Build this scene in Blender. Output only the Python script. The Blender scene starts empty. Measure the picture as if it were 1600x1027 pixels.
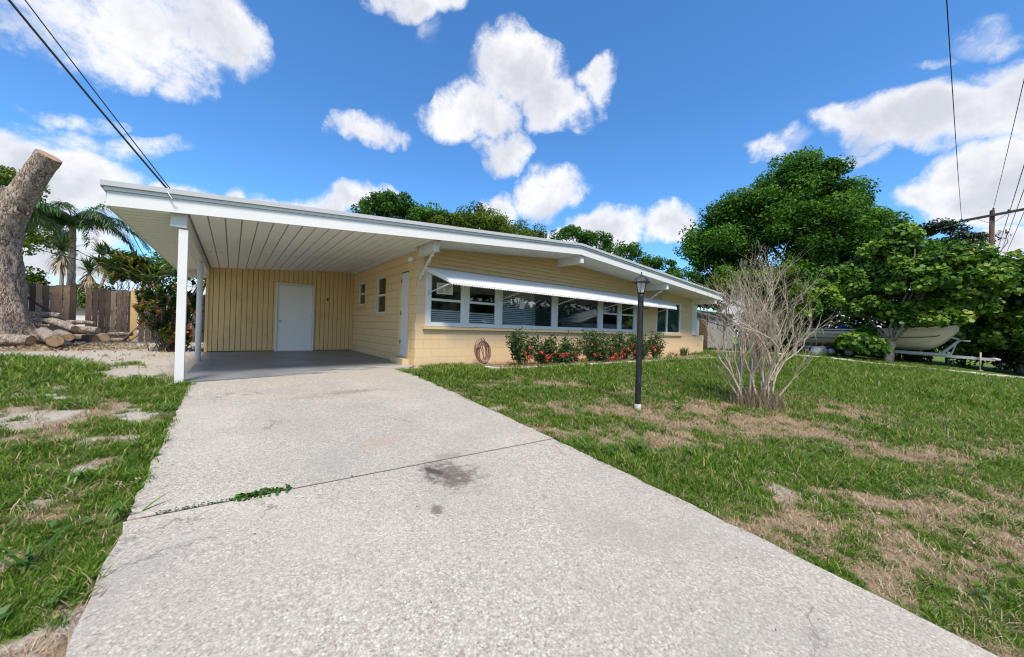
import bpy, math, random
import numpy as np
from mathutils import Vector, Matrix
R_ = math.radians
sc = bpy.context.scene
COL = sc.collection
# ------------------------------------------------------------------ camera
CAM = np.array([-3.2290, -7.6365, 0.8831])
YAW, PITCH, ROLL, FPX = 0.6641, 0.0018, 0.0295, 558.145
def cam_axes():
    cy, sy, cp, sp = math.cos(YAW), math.sin(YAW), math.cos(PITCH), math.sin(PITCH)
    F = np.array([sy*cp, cy*cp, sp]); r = np.array([cy, -sy, 0.]); u = np.cross(r, F)
    cr, sr = math.cos(ROLL), math.sin(ROLL)
    return F, r*cr+u*sr, u*cr-r*sr
F_, r_, u_ = cam_axes()
cd = bpy.data.cameras.new('camera'); cam = bpy.data.objects.new('camera', cd); COL.objects.link(cam)
cam.matrix_world = Matrix(((r_[0], u_[0], -F_[0], CAM[0]), (r_[1], u_[1], -F_[1], CAM[1]), (r_[2], u_[2], -F_[2], CAM[2]), (0, 0, 0, 1)))
cd.sensor_width = 36; cd.lens = 36*FPX/1600; cd.clip_start = .05; cd.clip_end = 5000
sc.camera = cam
# ------------------------------------------------------------------ light, exposure
SUN_EL, SUN_AZ = 58, 205          # azimuth: degrees clockwise from +Y
sd = bpy.data.lights.new('sun', 'SUN'); sd.energy = 2.7; sd.angle = R_(13); sd.color = (1, .91, .78)
so = bpy.data.objects.new('sun', sd); COL.objects.link(so)
az, el = R_(SUN_AZ), R_(SUN_EL)
sv = Vector((math.sin(az)*math.cos(el), math.cos(az)*math.cos(el), math.sin(el)))
so.rotation_euler = sv.to_track_quat('Z', 'Y').to_euler()
sc.cycles.filter_width = 1.15
vs = sc.view_settings; vs.view_transform = 'Standard'; vs.look = 'None'; vs.exposure = 1.05; vs.gamma = 1; vs.use_curve_mapping = False
# ------------------------------------------------------------------ node helpers
class NT:
    def __init__(s, tree): s.t = tree; s.n = tree.nodes; s.l = tree.links
    def node(s, typ, **kw):
        n = s.n.new(typ)
        for k, v in kw.items(): setattr(n, k, v)
        return n
    def link(s, a, b): s.l.new(a, b)
    def put(s, sock, v):
        if isinstance(v, bpy.types.NodeSocket): s.l.new(v, sock)
        elif v is not None: sock.default_value = v
    def math(s, op, a, b=None, c=None, clamp=False):
        n = s.node('ShaderNodeMath', operation=op, use_clamp=clamp)
        s.put(n.inputs[0], a); s.put(n.inputs[1], b); s.put(n.inputs[2], c)
        return n.outputs[0]
    def vmath(s, op, a, b=None):
        n = s.node('ShaderNodeVectorMath', operation=op)
        s.put(n.inputs[0], a); s.put(n.inputs[1], b)
        return n.outputs['Value'] if op in ('DOT_PRODUCT', 'LENGTH') else n.outputs[0]
    def noise(s, vec, scale, detail=3, rough=.5, dist=0, col=False):
        n = s.node('ShaderNodeTexNoise'); s.put(n.inputs['Vector'], vec)
        n.inputs['Scale'].default_value = scale; n.inputs['Detail'].default_value = detail
        n.inputs['Roughness'].default_value = rough; n.inputs['Distortion'].default_value = dist
        return n.outputs['Color' if col else 'Fac']
    def ramp(s, fac, stops):
        n = s.node('ShaderNodeValToRGB'); s.put(n.inputs[0], fac); cr = n.color_ramp
        while len(cr.elements) > 1: cr.elements.remove(cr.elements[-1])
        for i, (p, c) in enumerate(stops):
            e = cr.elements[0] if i == 0 else cr.elements.new(p)
            e.position = p; e.color = (*c, 1) if not isinstance(c, (int, float)) else (c, c, c, 1)
        return n.outputs[0]
    def mix(s, fac, a, b, blend='MIX'):
        n = s.node('ShaderNodeMix', data_type='RGBA', blend_type=blend)
        s.put(n.inputs[0], fac)
        for i, v in ((6, a), (7, b)):
            if isinstance(v, tuple) and len(v) == 3: v = (*v, 1)
            s.put(n.inputs[i], v)
        return n.outputs[2]
    def step(s, v, lo, hi):
        n = s.node('ShaderNodeMapRange', interpolation_type='SMOOTHSTEP'); s.put(n.inputs[0], v)
        s.put(n.inputs[1], lo); s.put(n.inputs[2], hi)
        return n.outputs[0]
def pdir(x, y):
    d = F_+r_*(x-800)/FPX-u_*(y-513.5)/FPX
    return d/np.linalg.norm(d)
# ------------------------------------------------------------------ world: sky and clouds
w = bpy.data.worlds.new('World'); sc.world = w; w.use_nodes = True
w.node_tree.nodes.clear(); T = NT(w.node_tree)
sky = T.node('ShaderNodeTexSky', sky_type='NISHITA', sun_disc=False)
sky.sun_elevation = el; sky.sun_rotation = az; sky.air_density = 1.0; sky.dust_density = .35; sky.ozone_density = 3.0
hs = T.node('ShaderNodeHueSaturation'); hs.inputs['Saturation'].default_value = 1.12; hs.inputs['Value'].default_value = 1.0
T.link(sky.outputs[0], hs.inputs['Color'])
skyc = T.mix(1.0, hs.outputs[0], (.55, .82, .985), 'MULTIPLY')
D = T.node('ShaderNodeTexCoord').outputs['Generated']
wn = T.noise(D, 5, 3, .6, 0, True)
wv = T.vmath('SUBTRACT', wn, (.5, .5, .5)); sn = T.node('ShaderNodeVectorMath', operation='SCALE'); T.link(wv, sn.inputs[0]); sn.inputs['Scale'].default_value = .16
DW = T.vmath('ADD', D, sn.outputs[0])
# heaps of cloud by direction: azimuth/elevation spots with their angular size
CL = [(210, 40, 200, 85, .85), (365, 70, 85, 75, 1.0), (300, 120, 70, 45, .7), (60, 15, 120, 50, .7), (650, 8, 95, 34, 1), (655, 50, 30, 25, .6),
      (815, 110, 98, 78, 1.35), (735, 180, 85, 62, 1.1), (868, 165, 76, 62, 1.3), (942, 130, 38, 45, 1), (790, 240, 50, 42, .9),
      (582, 213, 62, 30, .85), (856, 305, 68, 48, 1.1), (780, 328, 48, 40, 1.1), (962, 362, 75, 40, 1.1), (1040, 355, 62, 48, 1.1), (900, 385, 120, 30, 1),
      (70, 285, 190, 66, 1.6), (250, 320, 140, 40, 1.2), (540, 322, 80, 32, 1.1), (430, 318, 80, 26, .9), (360, 300, 30, 16, .7), (180, 225, 150, 30, .55), (110, 185, 90, 20, .45),
      (1430, 205, 170, 60, 1.45), (1570, 175, 120, 85, 1.3), (1550, 300, 140, 80, 1.6), (1335, 195, 85, 38, 1.1), (1215, 222, 58, 26, .8), (1545, 70, 80, 36, .6), (1350, 250, 60, 20, .7),
      (1570, 385, 100, 34, 1.4), (1450, 320, 60, 30, 1.0), (1470, 110, 50, 12, .4)]
acc = None; accb = None
for (x, y, rx, ry, a) in CL:
    c = pdir(x, y); e1 = pdir(x+rx, y)-c; e2 = pdir(x, y-ry)-c
    s1 = np.linalg.norm(e1); s2 = np.linalg.norm(e2); e1 = e1/s1; e2 = e2-e1*(e2@e1); e2 = e2/np.linalg.norm(e2)
    dl = T.vmath('SUBTRACT', DW, tuple(map(float, c)))
    a1 = T.vmath('DOT_PRODUCT', dl, tuple(map(float, e1/s1))); b1 = T.vmath('DOT_PRODUCT', dl, tuple(map(float, e2/s2)))
    q = T.math('MULTIPLY_ADD', b1, b1, T.math('MULTIPLY', a1, a1))
    fr = T.vmath('DOT_PRODUCT', DW, tuple(map(float, c)))
    v = T.math('MULTIPLY', T.math('SUBTRACT', a, T.math('MULTIPLY', q, a)), T.math('GREATER_THAN', fr, 0.2))
    v = T.math('MAXIMUM', v, 0.0)
    acc = v if acc is None else T.math('MAXIMUM', acc, v)
# unseen clouds behind the camera, added to give fill light
back = T.step(T.vmath('DOT_PRODUCT', D, tuple(map(float, -F_))), -.05, .3)
gen = T.math('MULTIPLY', T.step(T.noise(D, 2.2, 5, .55), .46, .7), T.math('MULTIPLY', back, 1.2))
acc = T.math('MAXIMUM', acc, gen)
# bank of low cloud along the horizon
sxyz = T.node('ShaderNodeSeparateXYZ'); T.link(DW, sxyz.inputs[0])
low = T.math('MULTIPLY', T.step(sxyz.outputs[2], .24, .04), T.step(T.noise(D, 3.1, 3, .5), .36, .56))
acc = T.math('MAXIMUM', acc, T.math('MULTIPLY', low, 1.1))
n1 = T.noise(D, 6, 12, .66, .35); n2 = T.noise(D, 22, 10, .72, .25)
den = T.math('ADD', T.math('MULTIPLY', acc, 1.12), T.math('ADD', T.math('MULTIPLY', T.math('SUBTRACT', n1, .5), 2.0), T.math('MULTIPLY', T.math('SUBTRACT', n2, .5), 1.7)))
gate = T.step(acc, 0.0, .12)
alpha = T.math('MULTIPLY', T.step(den, .05, 1.0), gate)
veil = T.math('MULTIPLY', T.step(T.math('ADD', acc, T.math('MULTIPLY', T.math('SUBTRACT', T.noise(D, 11, 9, .7, 1.2), .5), 1.6)), .1, 1.0), .42)
alpha = T.math('MULTIPLY', T.math('MAXIMUM', alpha, T.math('MULTIPLY', veil, T.step(acc, .0, .2))), .97)
shn = T.noise(T.vmath('ADD', D, (.0, .0, .035)), 7, 6, .55, .2)
sh = T.math('MULTIPLY', T.step(T.math('ADD', T.math('MULTIPLY', T.math('SUBTRACT', den, .9), .22), shn), .36, .74), .9)
cc = T.mix(sh, (4.35, 4.35, 4.45), (2.75, 2.85, 3.15))
fin = T.mix(alpha, skyc, cc)
bg = T.node('ShaderNodeBackground'); bg.inputs['Strength'].default_value = .115
T.link(fin, bg.inputs['Color']); wo = T.node('ShaderNodeOutputWorld'); T.link(bg.outputs[0], wo.inputs['Surface'])
try: w.cycles.sampling_method = 'MANUAL'; w.cycles.sample_map_resolution = 512
except Exception: pass

# ------------------------------------------------------------------ material helpers
MATS = {}
def mat(name, color=(.5, .5, .5), rough=.6, build=None, metal=0, spec=.5):
    m = bpy.data.materials.new(name); m.use_nodes = True; t = NT(m.node_tree)
    p = m.node_tree.nodes['Principled BSDF']
    p.inputs['Base Color'].default_value = (*color, 1); p.inputs['Roughness'].default_value = rough
    p.inputs['Metallic'].default_value = metal; p.inputs['Specular IOR Level'].default_value = spec
    if build: build(t, p)
    MATS[name] = m; return m
def bump(t, p, h, strength=.3, dist=.01):
    b = t.node('ShaderNodeBump'); b.inputs['Strength'].default_value = strength; b.inputs['Distance'].default_value = dist
    t.put(b.inputs['Height'], h); t.link(b.outputs[0], p.inputs['Normal'])
def objc(t): return t.node('ShaderNodeTexCoord').outputs['Object']
def posc(t): return t.node('ShaderNodeNewGeometry').outputs['Position']
def painted(c, dirt=.12, sc_=3.0, dcol=(.35, .3, .22), rough=.5, fine=60, bs=.12):
    def f(t, p):
        v = posc(t); a = t.noise(v, sc_, 5, .65); b = t.noise(v, fine, 3)
        k = t.math('MULTIPLY', t.step(a, .45, .8), dirt)
        col = t.mix(k, c, dcol)
        col = t.mix(t.math('MULTIPLY', b, .10), col, (0.02, .02, .02))
        t.put(p.inputs['Base Color'], col); bump(t, p, b, bs, .004)
        p.inputs['Roughness'].default_value = rough
    return f
mat('white_paint', build=painted((.76, .755, .74), .12, 2.5, (.5, .45, .36)))
mat('soffit_paint', build=painted((.90, .885, .85), .18, 1.6, (.60, .52, .42)))
mat('beam_paint', build=painted((.74, .72, .69), .35, 4, (.45, .38, .3)))
mat('trim_grey', build=painted((.50, .51, .53), .2, 4))
mat('door_paint', build=painted((.86, .86, .85), .05, 2, (.6, .58, .5)))
mat('door_paint_aged', build=painted((.76, .75, .73), .25, 4, (.5, .45, .36)))
mat('tan_trim', build=painted((.72, .55, .30), .2, 4))
mat('window_frame_white', build=painted((.78, .77, .74), .2, 6))
def block(c, grout, str_, ru=.4, rh=.2, streak=.25):
    def f(t, p):
        v = posc(t); s = t.node('ShaderNodeSeparateXYZ'); t.link(v, s.inputs[0])
        c3 = t.node('ShaderNodeCombineXYZ'); t.link(t.math('ADD', s.outputs[0], s.outputs[1]), c3.inputs[0]); t.link(t.math('ADD', s.outputs[2], .02), c3.inputs[1])
        b = t.node('ShaderNodeTexBrick'); t.link(c3.outputs[0], b.inputs['Vector']); b.inputs['Scale'].default_value = 1
        b.inputs['Brick Width'].default_value = ru; b.inputs['Row Height'].default_value = rh; b.inputs['Mortar Size'].default_value = .006
        b.inputs['Mortar Smooth'].default_value = .3; b.inputs['Bias'].default_value = 0
        n = t.noise(v, 2.0, 6, .65); n2 = t.noise(v, 55, 4, .7); n3 = t.noise(v, 9, 4, .6)
        col = t.mix(t.math('MULTIPLY', n, .35), c, tuple(x*.8 for x in c))
        # grime rising from the foot of the wall
        low = t.math('MULTIPLY', t.step(t.math('ADD', s.outputs[2], t.math('MULTIPLY', n3, .25)), .42, .10), streak)
        col = t.mix(low, col, (.42, .34, .24))
        # flakes of bare paint
        fl = t.step(t.noise(v, 5.5, 4, .6), .735, .76); fl = t.math('MULTIPLY', fl, t.step(s.outputs[2], 1.5, .2))
        col = t.mix(fl, col, (.78, .76, .70))
        col = t.mix(t.math('MULTIPLY', b.outputs['Fac'], grout), col, tuple(x*.55 for x in c))
        t.put(p.inputs['Base Color'], col)
        bump(t, p, t.math('SUBTRACT', t.math('MULTIPLY', n2, .35), b.outputs['Fac']), str_, .008); p.inputs['Roughness'].default_value = .75
    return f
mat('block_light', build=block((.72, .52, .30), .35, .35))
mat('block_deep', build=block((.79, .56, .295), .85, .8, .8, .2))
mat('lap_siding', build=painted((.65, .435, .205), .35, 2.0, (.6, .38, .14), .6))
mat('board_wall', build=painted((.77, .54, .25), .35, 2.2, (.42, .29, .1), .7))
mat('dark_gap', (.26, .18, .085), .9)
def f_awn(t, p):
    v = posc(t); n = t.noise(v, 3, 4); t.put(p.inputs['Base Color'], t.mix(t.math('MULTIPLY', n, .3), (.74, .745, .75), (.60, .61, .62)))
    p.inputs['Roughness'].default_value = .35
mat('awning_metal', build=f_awn)
def f_glass(t, p):
    m = t.t; gl = t.node('ShaderNodeBsdfGlossy'); gl.inputs['Roughness'].default_value = .015; gl.inputs['Color'].default_value = (.9, .95, .95, 1)
    tr = t.node('ShaderNodeBsdfTransparent'); tr.inputs['Color'].default_value = (.93, .95, .945, 1)
    fr = t.node('ShaderNodeFresnel'); fr.inputs['IOR'].default_value = 1.5
    mx = t.node('ShaderNodeMixShader'); t.link(t.math('MULTIPLY_ADD', fr.outputs[0], .9, .05, clamp=True), mx.inputs[0]); t.link(tr.outputs[0], mx.inputs[1]); t.link(gl.outputs[0], mx.inputs[2])
    bump_n = t.node('ShaderNodeBump'); bump_n.inputs['Strength'].default_value = .03; t.link(t.noise(posc(t), 2.5, 2), bump_n.inputs['Height']); t.link(bump_n.outputs[0], gl.inputs['Normal'])
    t.link(mx.outputs[0], t.n['Material Output'].inputs['Surface'])
mat('window_glass', build=f_glass)
mat('blind_slat', (.80, .80, .78), .5)
mat('blind_blue', (.62, .86, .88), .5)
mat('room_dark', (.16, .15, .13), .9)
mat('paper', build=painted((.80, .76, .68), .15, 20, (.5, .45, .4)))
mat('ink', (.12, .12, .14), .8)
mat('metal_grey', (.45, .46, .47), .4, metal=.7)
mat('hinge', (.08, .07, .06), .5, metal=.5)
def f_black(t, p):
    v = posc(t); n = t.noise(v, 22, 5, .7)
    t.put(p.inputs['Base Color'], t.mix(t.step(n, .5, .8), (.012, .012, .014), (.075, .08, .085))); bump(t, p, n, .3, .004); p.inputs['Roughness'].default_value = .42
mat('black_paint', build=f_black)
def f_lampglass(t, p):
    p.inputs['Base Color'].default_value = (.78, .72, .66, 1); p.inputs['Roughness'].default_value = .35
    p.inputs['Transmission Weight'].default_value = .25
mat('lantern_glass', build=f_lampglass)
def f_hose(t, p):
    t.put(p.inputs['Base Color'], t.mix(t.noise(posc(t), 14, 3), (.10, .045, .03), (.30, .17, .13))); p.inputs['Roughness'].default_value = .45
mat('hose_rubber', build=f_hose)
def f_roofm(t, p):
    n = t.noise(posc(t), 8, 5); t.put(p.inputs['Base Color'], t.mix(n, (.30, .29, .27), (.42, .41, .39)))
mat('roof_membrane', build=f_roofm, rough=.9)
# concrete with exposed shell aggregate
def f_conc(t, p):
    v = posc(t); s = t.node('ShaderNodeSeparateXYZ'); t.link(v, s.inputs[0])
    vo = t.node('ShaderNodeTexVoronoi'); vo.inputs['Scale'].default_value = 82; t.link(v, vo.inputs['Vector'])
    vo2 = t.node('ShaderNodeTexVoronoi'); vo2.inputs['Scale'].default_value = 150; t.link(v, vo2.inputs['Vector'])
    sp = t.node('ShaderNodeSeparateColor'); t.link(vo.outputs['Color'], sp.inputs[0]); sp2 = t.node('ShaderNodeSeparateColor'); t.link(vo2.outputs['Color'], sp2.inputs[0])
    agg = t.ramp(sp.outputs[0], [(0, (.15, .125, .10)), (.16, (.33, .30, .26)), (.5, (.50, .475, .43)), (.8, (.63, .60, .55)), (.96, (.84, .81, .75))])
    fine = t.ramp(sp2.outputs[1], [(0, (.22, .20, .18)), (.3, (.41, .39, .355)), (.8, (.55, .525, .48)), (1, (.68, .65, .61))])
    col = t.mix(t.step(vo.outputs['Distance'], .007, .0035) if False else .58, agg, fine)
    edge = t.math('MULTIPLY', t.step(vo.outputs['Distance'], .35, .62), .35)
    col = t.mix(edge, col, (.30, .28, .25))
    b1 = t.noise(v, .9, 5, .6); b2 = t.noise(v, 3.4, 5, .7)
    col = t.mix(t.math('MULTIPLY', t.step(b1, .42, .72), .32), col, (.40, .385, .36))
    col = t.mix(t.math('MULTIPLY', t.step(b2, .55, .8), .3), col, (.36, .34, .31))
    col = t.mix(t.math('MULTIPLY', t.step(t.noise(v, 1.7, 4, .6, .4), .6, .85), .35), col, (.55, .44, .32))
    col = t.mix(1.0, col, (.86, .825, .755), 'MULTIPLY')
    col = t.mix(t.math('MULTIPLY', t.step(t.noise(v, 1.25, 8, .74, .5), .50, .68), .42), col, (.27, .255, .23))
    col = t.mix(t.math('MULTIPLY', t.step(t.noise(v, .8, 5, .6, .2), .52, .7), .30), col, (.56, .50, .42))
    col = t.mix(t.math('MULTIPLY', t.step(t.noise(v, 150, 3, .6), .58, .66), .6), col, (.13, .11, .09))
    ck = t.node('ShaderNodeTexVoronoi', feature='DISTANCE_TO_EDGE'); ck.inputs['Scale'].default_value = .55; cw = t.node('ShaderNodeVectorMath', operation='MULTIPLY_ADD'); t.link(t.noise(v, 2.5, 6, .7, 0, True), cw.inputs[0]); cw.inputs[1].default_value = (.5, .5, .5); t.link(v, cw.inputs[2]); t.link(cw.outputs[0], ck.inputs['Vector'])
    col = t.mix(t.math('MULTIPLY', t.math('MULTIPLY', t.step(ck.outputs['Distance'], .006, .001), t.step(t.noise(v, 1.3, 3), .5, .6)), .7), col, (.14, .12, .10))
    col = t.mix(t.math('MULTIPLY', t.step(t.noise(v, .55, 6, .7, .6), .45, .62), .22), col, (.30, .28, .25))
    # oil stains: where they are on the slab
    def spot(cx, cy, rx, ry, amt, c_, rot=0, nz=9):
        ca, sa = math.cos(rot), math.sin(rot)
        dx = t.math('SUBTRACT', s.outputs[0], cx); dy = t.math('SUBTRACT', s.outputs[1], cy)
        a = t.math('ADD', t.math('MULTIPLY', dx, ca/rx), t.math('MULTIPLY', dy, sa/rx)); b = t.math('ADD', t.math('MULTIPLY', dx, -sa/ry), t.math('MULTIPLY', dy, ca/ry))
        d = t.math('SQRT', t.math('ADD', t.math('MULTIPLY', a, a), t.math('MULTIPLY', b, b)))
        d = t.math('ADD', d, t.math('MULTIPLY', t.math('SUBTRACT', t.noise(v, nz, 6, .72), .5), 3.0))
        return t.math('MULTIPLY', t.step(d, 1.1, .25), amt)
    nonlocal_col = col
    for a in STAINS:
        nonlocal_col = t.mix(spot(*a[:5], None, a[6], a[7]), nonlocal_col, a[5])
    t.put(p.inputs['Base Color'], nonlocal_col)
    hgt = t.math('ADD', t.math('MULTIPLY', vo.outputs['Distance'], -1), t.math('MULTIPLY', vo2.outputs['Distance'], -.5))
    bump(t, p, hgt, .3, .004); p.inputs['Roughness'].default_value = .85
STAINS = [(-1.90, -5.22, .22, .30, .88, (.105, .082, .065), .5, 14), (-1.98, -5.12, .05, .16, .9, (.06, .045, .04), .3, 20), (-2.19, -5.60, .05, .07, .85, (.13, .10, .08), 0, 22),
          (-1.75, -4.93, .20, .10, .6, (.25, .19, .14), 0, 14), (-2.12, -4.38, .28, .12, .45, (.36, .26, .18), .2, 12), (-1.9, -2.39, .55, .13, .6, (.2, .16, .12), .0, 11), (-2.5, -2.5, .3, .1, .5, (.25, .2, .15), .0, 12),
          (-1.3, -4.6, .5, .25, .3, (.3, .26, .22), .4, 8), (-1.35, -6.3, .25, .5, .3, (.28, .24, .2), .4, 8), (-2.6, -3.6, .5, .3, .2, (.3, .27, .24), .2, 8)]
mat('driveway_concrete', build=f_conc)
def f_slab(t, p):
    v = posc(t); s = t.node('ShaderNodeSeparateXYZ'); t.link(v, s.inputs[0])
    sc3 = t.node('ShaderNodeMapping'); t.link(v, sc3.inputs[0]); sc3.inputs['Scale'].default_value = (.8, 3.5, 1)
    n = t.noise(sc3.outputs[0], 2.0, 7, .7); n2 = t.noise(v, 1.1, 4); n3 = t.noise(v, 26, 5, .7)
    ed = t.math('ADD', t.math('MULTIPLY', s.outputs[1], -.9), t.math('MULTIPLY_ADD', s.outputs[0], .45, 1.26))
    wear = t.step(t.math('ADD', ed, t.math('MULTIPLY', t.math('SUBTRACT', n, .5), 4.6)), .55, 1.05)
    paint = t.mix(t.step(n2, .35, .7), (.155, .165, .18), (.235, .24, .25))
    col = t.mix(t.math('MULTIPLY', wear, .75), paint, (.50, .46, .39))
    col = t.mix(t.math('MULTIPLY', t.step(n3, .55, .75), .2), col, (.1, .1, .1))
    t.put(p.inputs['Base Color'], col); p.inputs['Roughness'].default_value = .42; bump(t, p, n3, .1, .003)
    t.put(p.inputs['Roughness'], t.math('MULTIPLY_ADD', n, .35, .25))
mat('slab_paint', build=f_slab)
def f_curb(t, p):
    n = t.noise(posc(t), 12, 5, .7); t.put(p.inputs['Base Color'], t.ramp(n, [(.3, (.34, .32, .28)), (.55, (.62, .60, .56))])); bump(t, p, n, .4, .01)
mat('curb_concrete', build=f_curb, rough=.9)
# soil, thatch, sand and lawn, driven by the painted-on cover maps
def f_ground(t, p):
    v = posc(t)
    at = t.node('ShaderNodeAttribute', attribute_name='cover'); sp = t.node('ShaderNodeSeparateColor'); t.link(at.outputs['Color'], sp.inputs[0])
    g, sand, chips = sp.outputs[0], sp.outputs[1], sp.outputs[2]
    n = t.noise(v, 6, 6, .7); nf = t.noise(v, 45, 6, .75); nh = t.noise(v, 170, 3, .7)
    soil = t.ramp(nf, [(.3, (.12, .085, .055)), (.5, (.27, .195, .12)), (.7, (.40, .31, .21))])
    sandc = t.ramp(nf, [(.28, (.25, .215, .17)), (.5, (.42, .385, .33)), (.75, (.58, .545, .49))])
    sandc = t.mix(t.math('MULTIPLY', t.step(nh, .6, .72), .6), sandc, (.2, .16, .12))
    sandc = t.mix(t.math('MULTIPLY', t.step(n, .5, .7), .35), sandc, (.40, .33, .25))
    green = t.ramp(nf, [(.3, (.025, .065, .008)), (.5, (.075, .155, .015)), (.7, (.15, .22, .035))])
    chipc = t.ramp(nf, [(.3, (.10, .06, .035)), (.5, (.28, .18, .11)), (.7, (.42, .30, .20))])
    col = t.mix(t.step(t.math('ADD', sand, t.math('MULTIPLY', t.math('SUBTRACT', nf, .5), .9)), .25, .85), soil, sandc)
    col = t.mix(t.math('MULTIPLY', t.step(t.math('ADD', chips, t.math('MULTIPLY', t.math('SUBTRACT', n, .5), .8)), .35, .65), .9), col, chipc)
    col = t.mix(t.math('MULTIPLY', t.step(t.math('ADD', g, t.math('MULTIPLY', t.math('SUBTRACT', nf, .5), .7)), .35, .75), .92), col, green)
    t.put(p.inputs['Base Color'], col); p.inputs['Roughness'].default_value = .95; p.inputs['Specular IOR Level'].default_value = .15
    bump(t, p, t.math('ADD', nf, t.math('MULTIPLY', nh, .4)), .7, .02)
mat('ground_soil', build=f_ground)
def leafmat(name, ramp, trans=.25, rough=.45, rnd=.0, spec=.4):
    def f(t, p):
        at = t.node('ShaderNodeAttribute', attribute_name='tint'); fac = at.outputs['Fac']
        if rnd:
            oi = t.node('ShaderNodeObjectInfo'); fac = t.math('ADD', fac, t.math('MULTIPLY', t.math('SUBTRACT', oi.outputs['Random'], .5), rnd), clamp=True)
        col = t.ramp(fac, ramp); t.put(p.inputs['Base Color'], col); p.inputs['Roughness'].default_value = rough; p.inputs['Specular IOR Level'].default_value = spec
        tr = t.node('ShaderNodeBsdfTranslucent'); t.link(t.mix(.35, col, (.25, .40, .03), 'SCREEN') if False else col, tr.inputs['Color'])
        mx = t.node('ShaderNodeMixShader'); mx.inputs[0].default_value = trans; t.link(p.outputs[0], mx.inputs[1]); t.link(tr.outputs[0], mx.inputs[2])
        t.link(mx.outputs[0], t.n['Material Output'].inputs['Surface'])
    return mat(name, build=f)
leafmat('grass_leaf', [(0, (.028, .075, .005)), (.45, (.095, .20, .012)), (.75, (.165, .285, .024)), (.9, (.28, .31, .07)), (1, (.42, .34, .17))], .35, .6, .35, .2)
leafmat('dry_leaf', [(0, (.20, .13, .07)), (.5, (.42, .31, .185)), (1, (.62, .52, .35))], .15, .7, .3)
leafmat('weed_leaf', [(0, (.02, .06, .008)), (.6, (.05, .13, .012)), (1, (.11, .21, .03))], .25, .4, .3)
leafmat('oak_leaf', [(0, (.02, .07, .005)), (.5, (.06, .165, .012)), (.85, (.12, .25, .02)), (1, (.18, .30, .035))], .35, .6, spec=.2)
leafmat('olive_leaf', [(0, (.04, .08, .008)), (.5, (.12, .185, .018)), (1, (.22, .29, .04))], .35, .6, spec=.2)
leafmat('mid_leaf', [(0, (.025, .08, .01)), (.5, (.06, .165, .018)), (1, (.13, .26, .04))], .35, .6, spec=.2)
leafmat('dusky_leaf', [(0, (.012, .03, .01)), (.5, (.03, .06, .02)), (1, (.06, .10, .03))], .2)
leafmat('grape_leaf', [(0, (.035, .10, .012)), (.35, (.09, .20, .018)), (.65, (.18, .31, .03)), (.9, (.33, .42, .06)), (1, (.36, .24, .06))], .35, .5, spec=.3)
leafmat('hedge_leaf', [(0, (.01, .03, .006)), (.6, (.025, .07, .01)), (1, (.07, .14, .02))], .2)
leafmat('ixora_leaf', [(0, (.015, .045, .01)), (.6, (.04, .09, .018)), (1, (.12, .18, .04))], .2)
leafmat('croton_leaf', [(0, (.02, .05, .01)), (.35, (.05, .11, .015)), (.6, (.13, .17, .025)), (.75, (.36, .28, .04)), (.88, (.42, .14, .05)), (1, (.35, .05, .03))], .2)
leafmat('bromeliad_leaf', [(0, (.03, .07, .015)), (.5, (.10, .17, .03)), (.8, (.32, .36, .08)), (1, (.50, .28, .08))], .25)
leafmat('yucca_leaf', [(0, (.02, .055, .015)), (.7, (.06, .13, .03)), (1, (.14, .19, .05))], .2)
leafmat('palm_leaf', [(0, (.02, .06, .015)), (.7, (.06, .14, .03)), (1, (.13, .21, .06))], .25)
leafmat('straw_leaf', [(0, (.19, .145, .085)), (1, (.48, .39, .25))], .15, .8)
leafmat('petal_red', [(0, (.35, .015, .02)), (.5, (.58, .04, .04)), (1, (.78, .20, .15))], .2)
leafmat('moss_grey', [(0, (.20, .22, .15)), (1, (.42, .44, .34))], .2, .8)
def f_bark(dark, light, sc_=9, st=.9):
    def f(t, p):
        mp = t.node('ShaderNodeMapping'); t.link(posc(t), mp.inputs[0]); mp.inputs['Scale'].default_value = (1, 1, .3)
        vo = t.node('ShaderNodeTexVoronoi', feature='DISTANCE_TO_EDGE'); vo.inputs['Scale'].default_value = sc_; 
        ds = t.noise(mp.outputs[0], sc_*.6, 4, .6, 0, True); dd = t.node('ShaderNodeVectorMath', operation='MULTIPLY_ADD'); t.link(ds, dd.inputs[0]); dd.inputs[1].default_value = (.5, .5, .5); t.link(mp.outputs[0], dd.inputs[2])
        t.link(dd.outputs[0], vo.inputs['Vector'])
        n = t.noise(mp.outputs[0], sc_*1.3, 8, .72); big = t.noise(posc(t), 2.2, 4, .6)
        k = t.math('ADD', t.math('MULTIPLY', t.step(vo.outputs['Distance'], 0, .15), .34), t.math('MULTIPLY', n, .95))
        col = t.mix(t.step(k, .45, .9), dark, light); col = t.mix(t.math('MULTIPLY', t.step(big, .45, .7), .35), col, tuple(x*.55 for x in light))
        t.put(p.inputs['Base Color'], col); bump(t, p, k, st, .03); p.inputs['Roughness'].default_value = .95
    return f
mat('bark_oak', build=f_bark((.06, .042, .03), (.44, .35, .27), 12, .9))
mat('bark_dark', build=f_bark((.04, .032, .025), (.20, .165, .13), 8))
mat('bark_log', build=f_bark((.07, .05, .035), (.46, .38, .30), 13, .8))
mat('bark_grape', build=f_bark((.17, .14, .11), (.40, .34, .28), 10, .4))
mat('twig_pale', build=painted((.50, .405, .305), .5, 14, (.26, .195, .135), .8))
mat('stem_green', (.09, .10, .04), .7)
mat('palm_bark', build=f_bark((.22, .17, .13), (.46, .38, .30), 7, .5))
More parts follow.
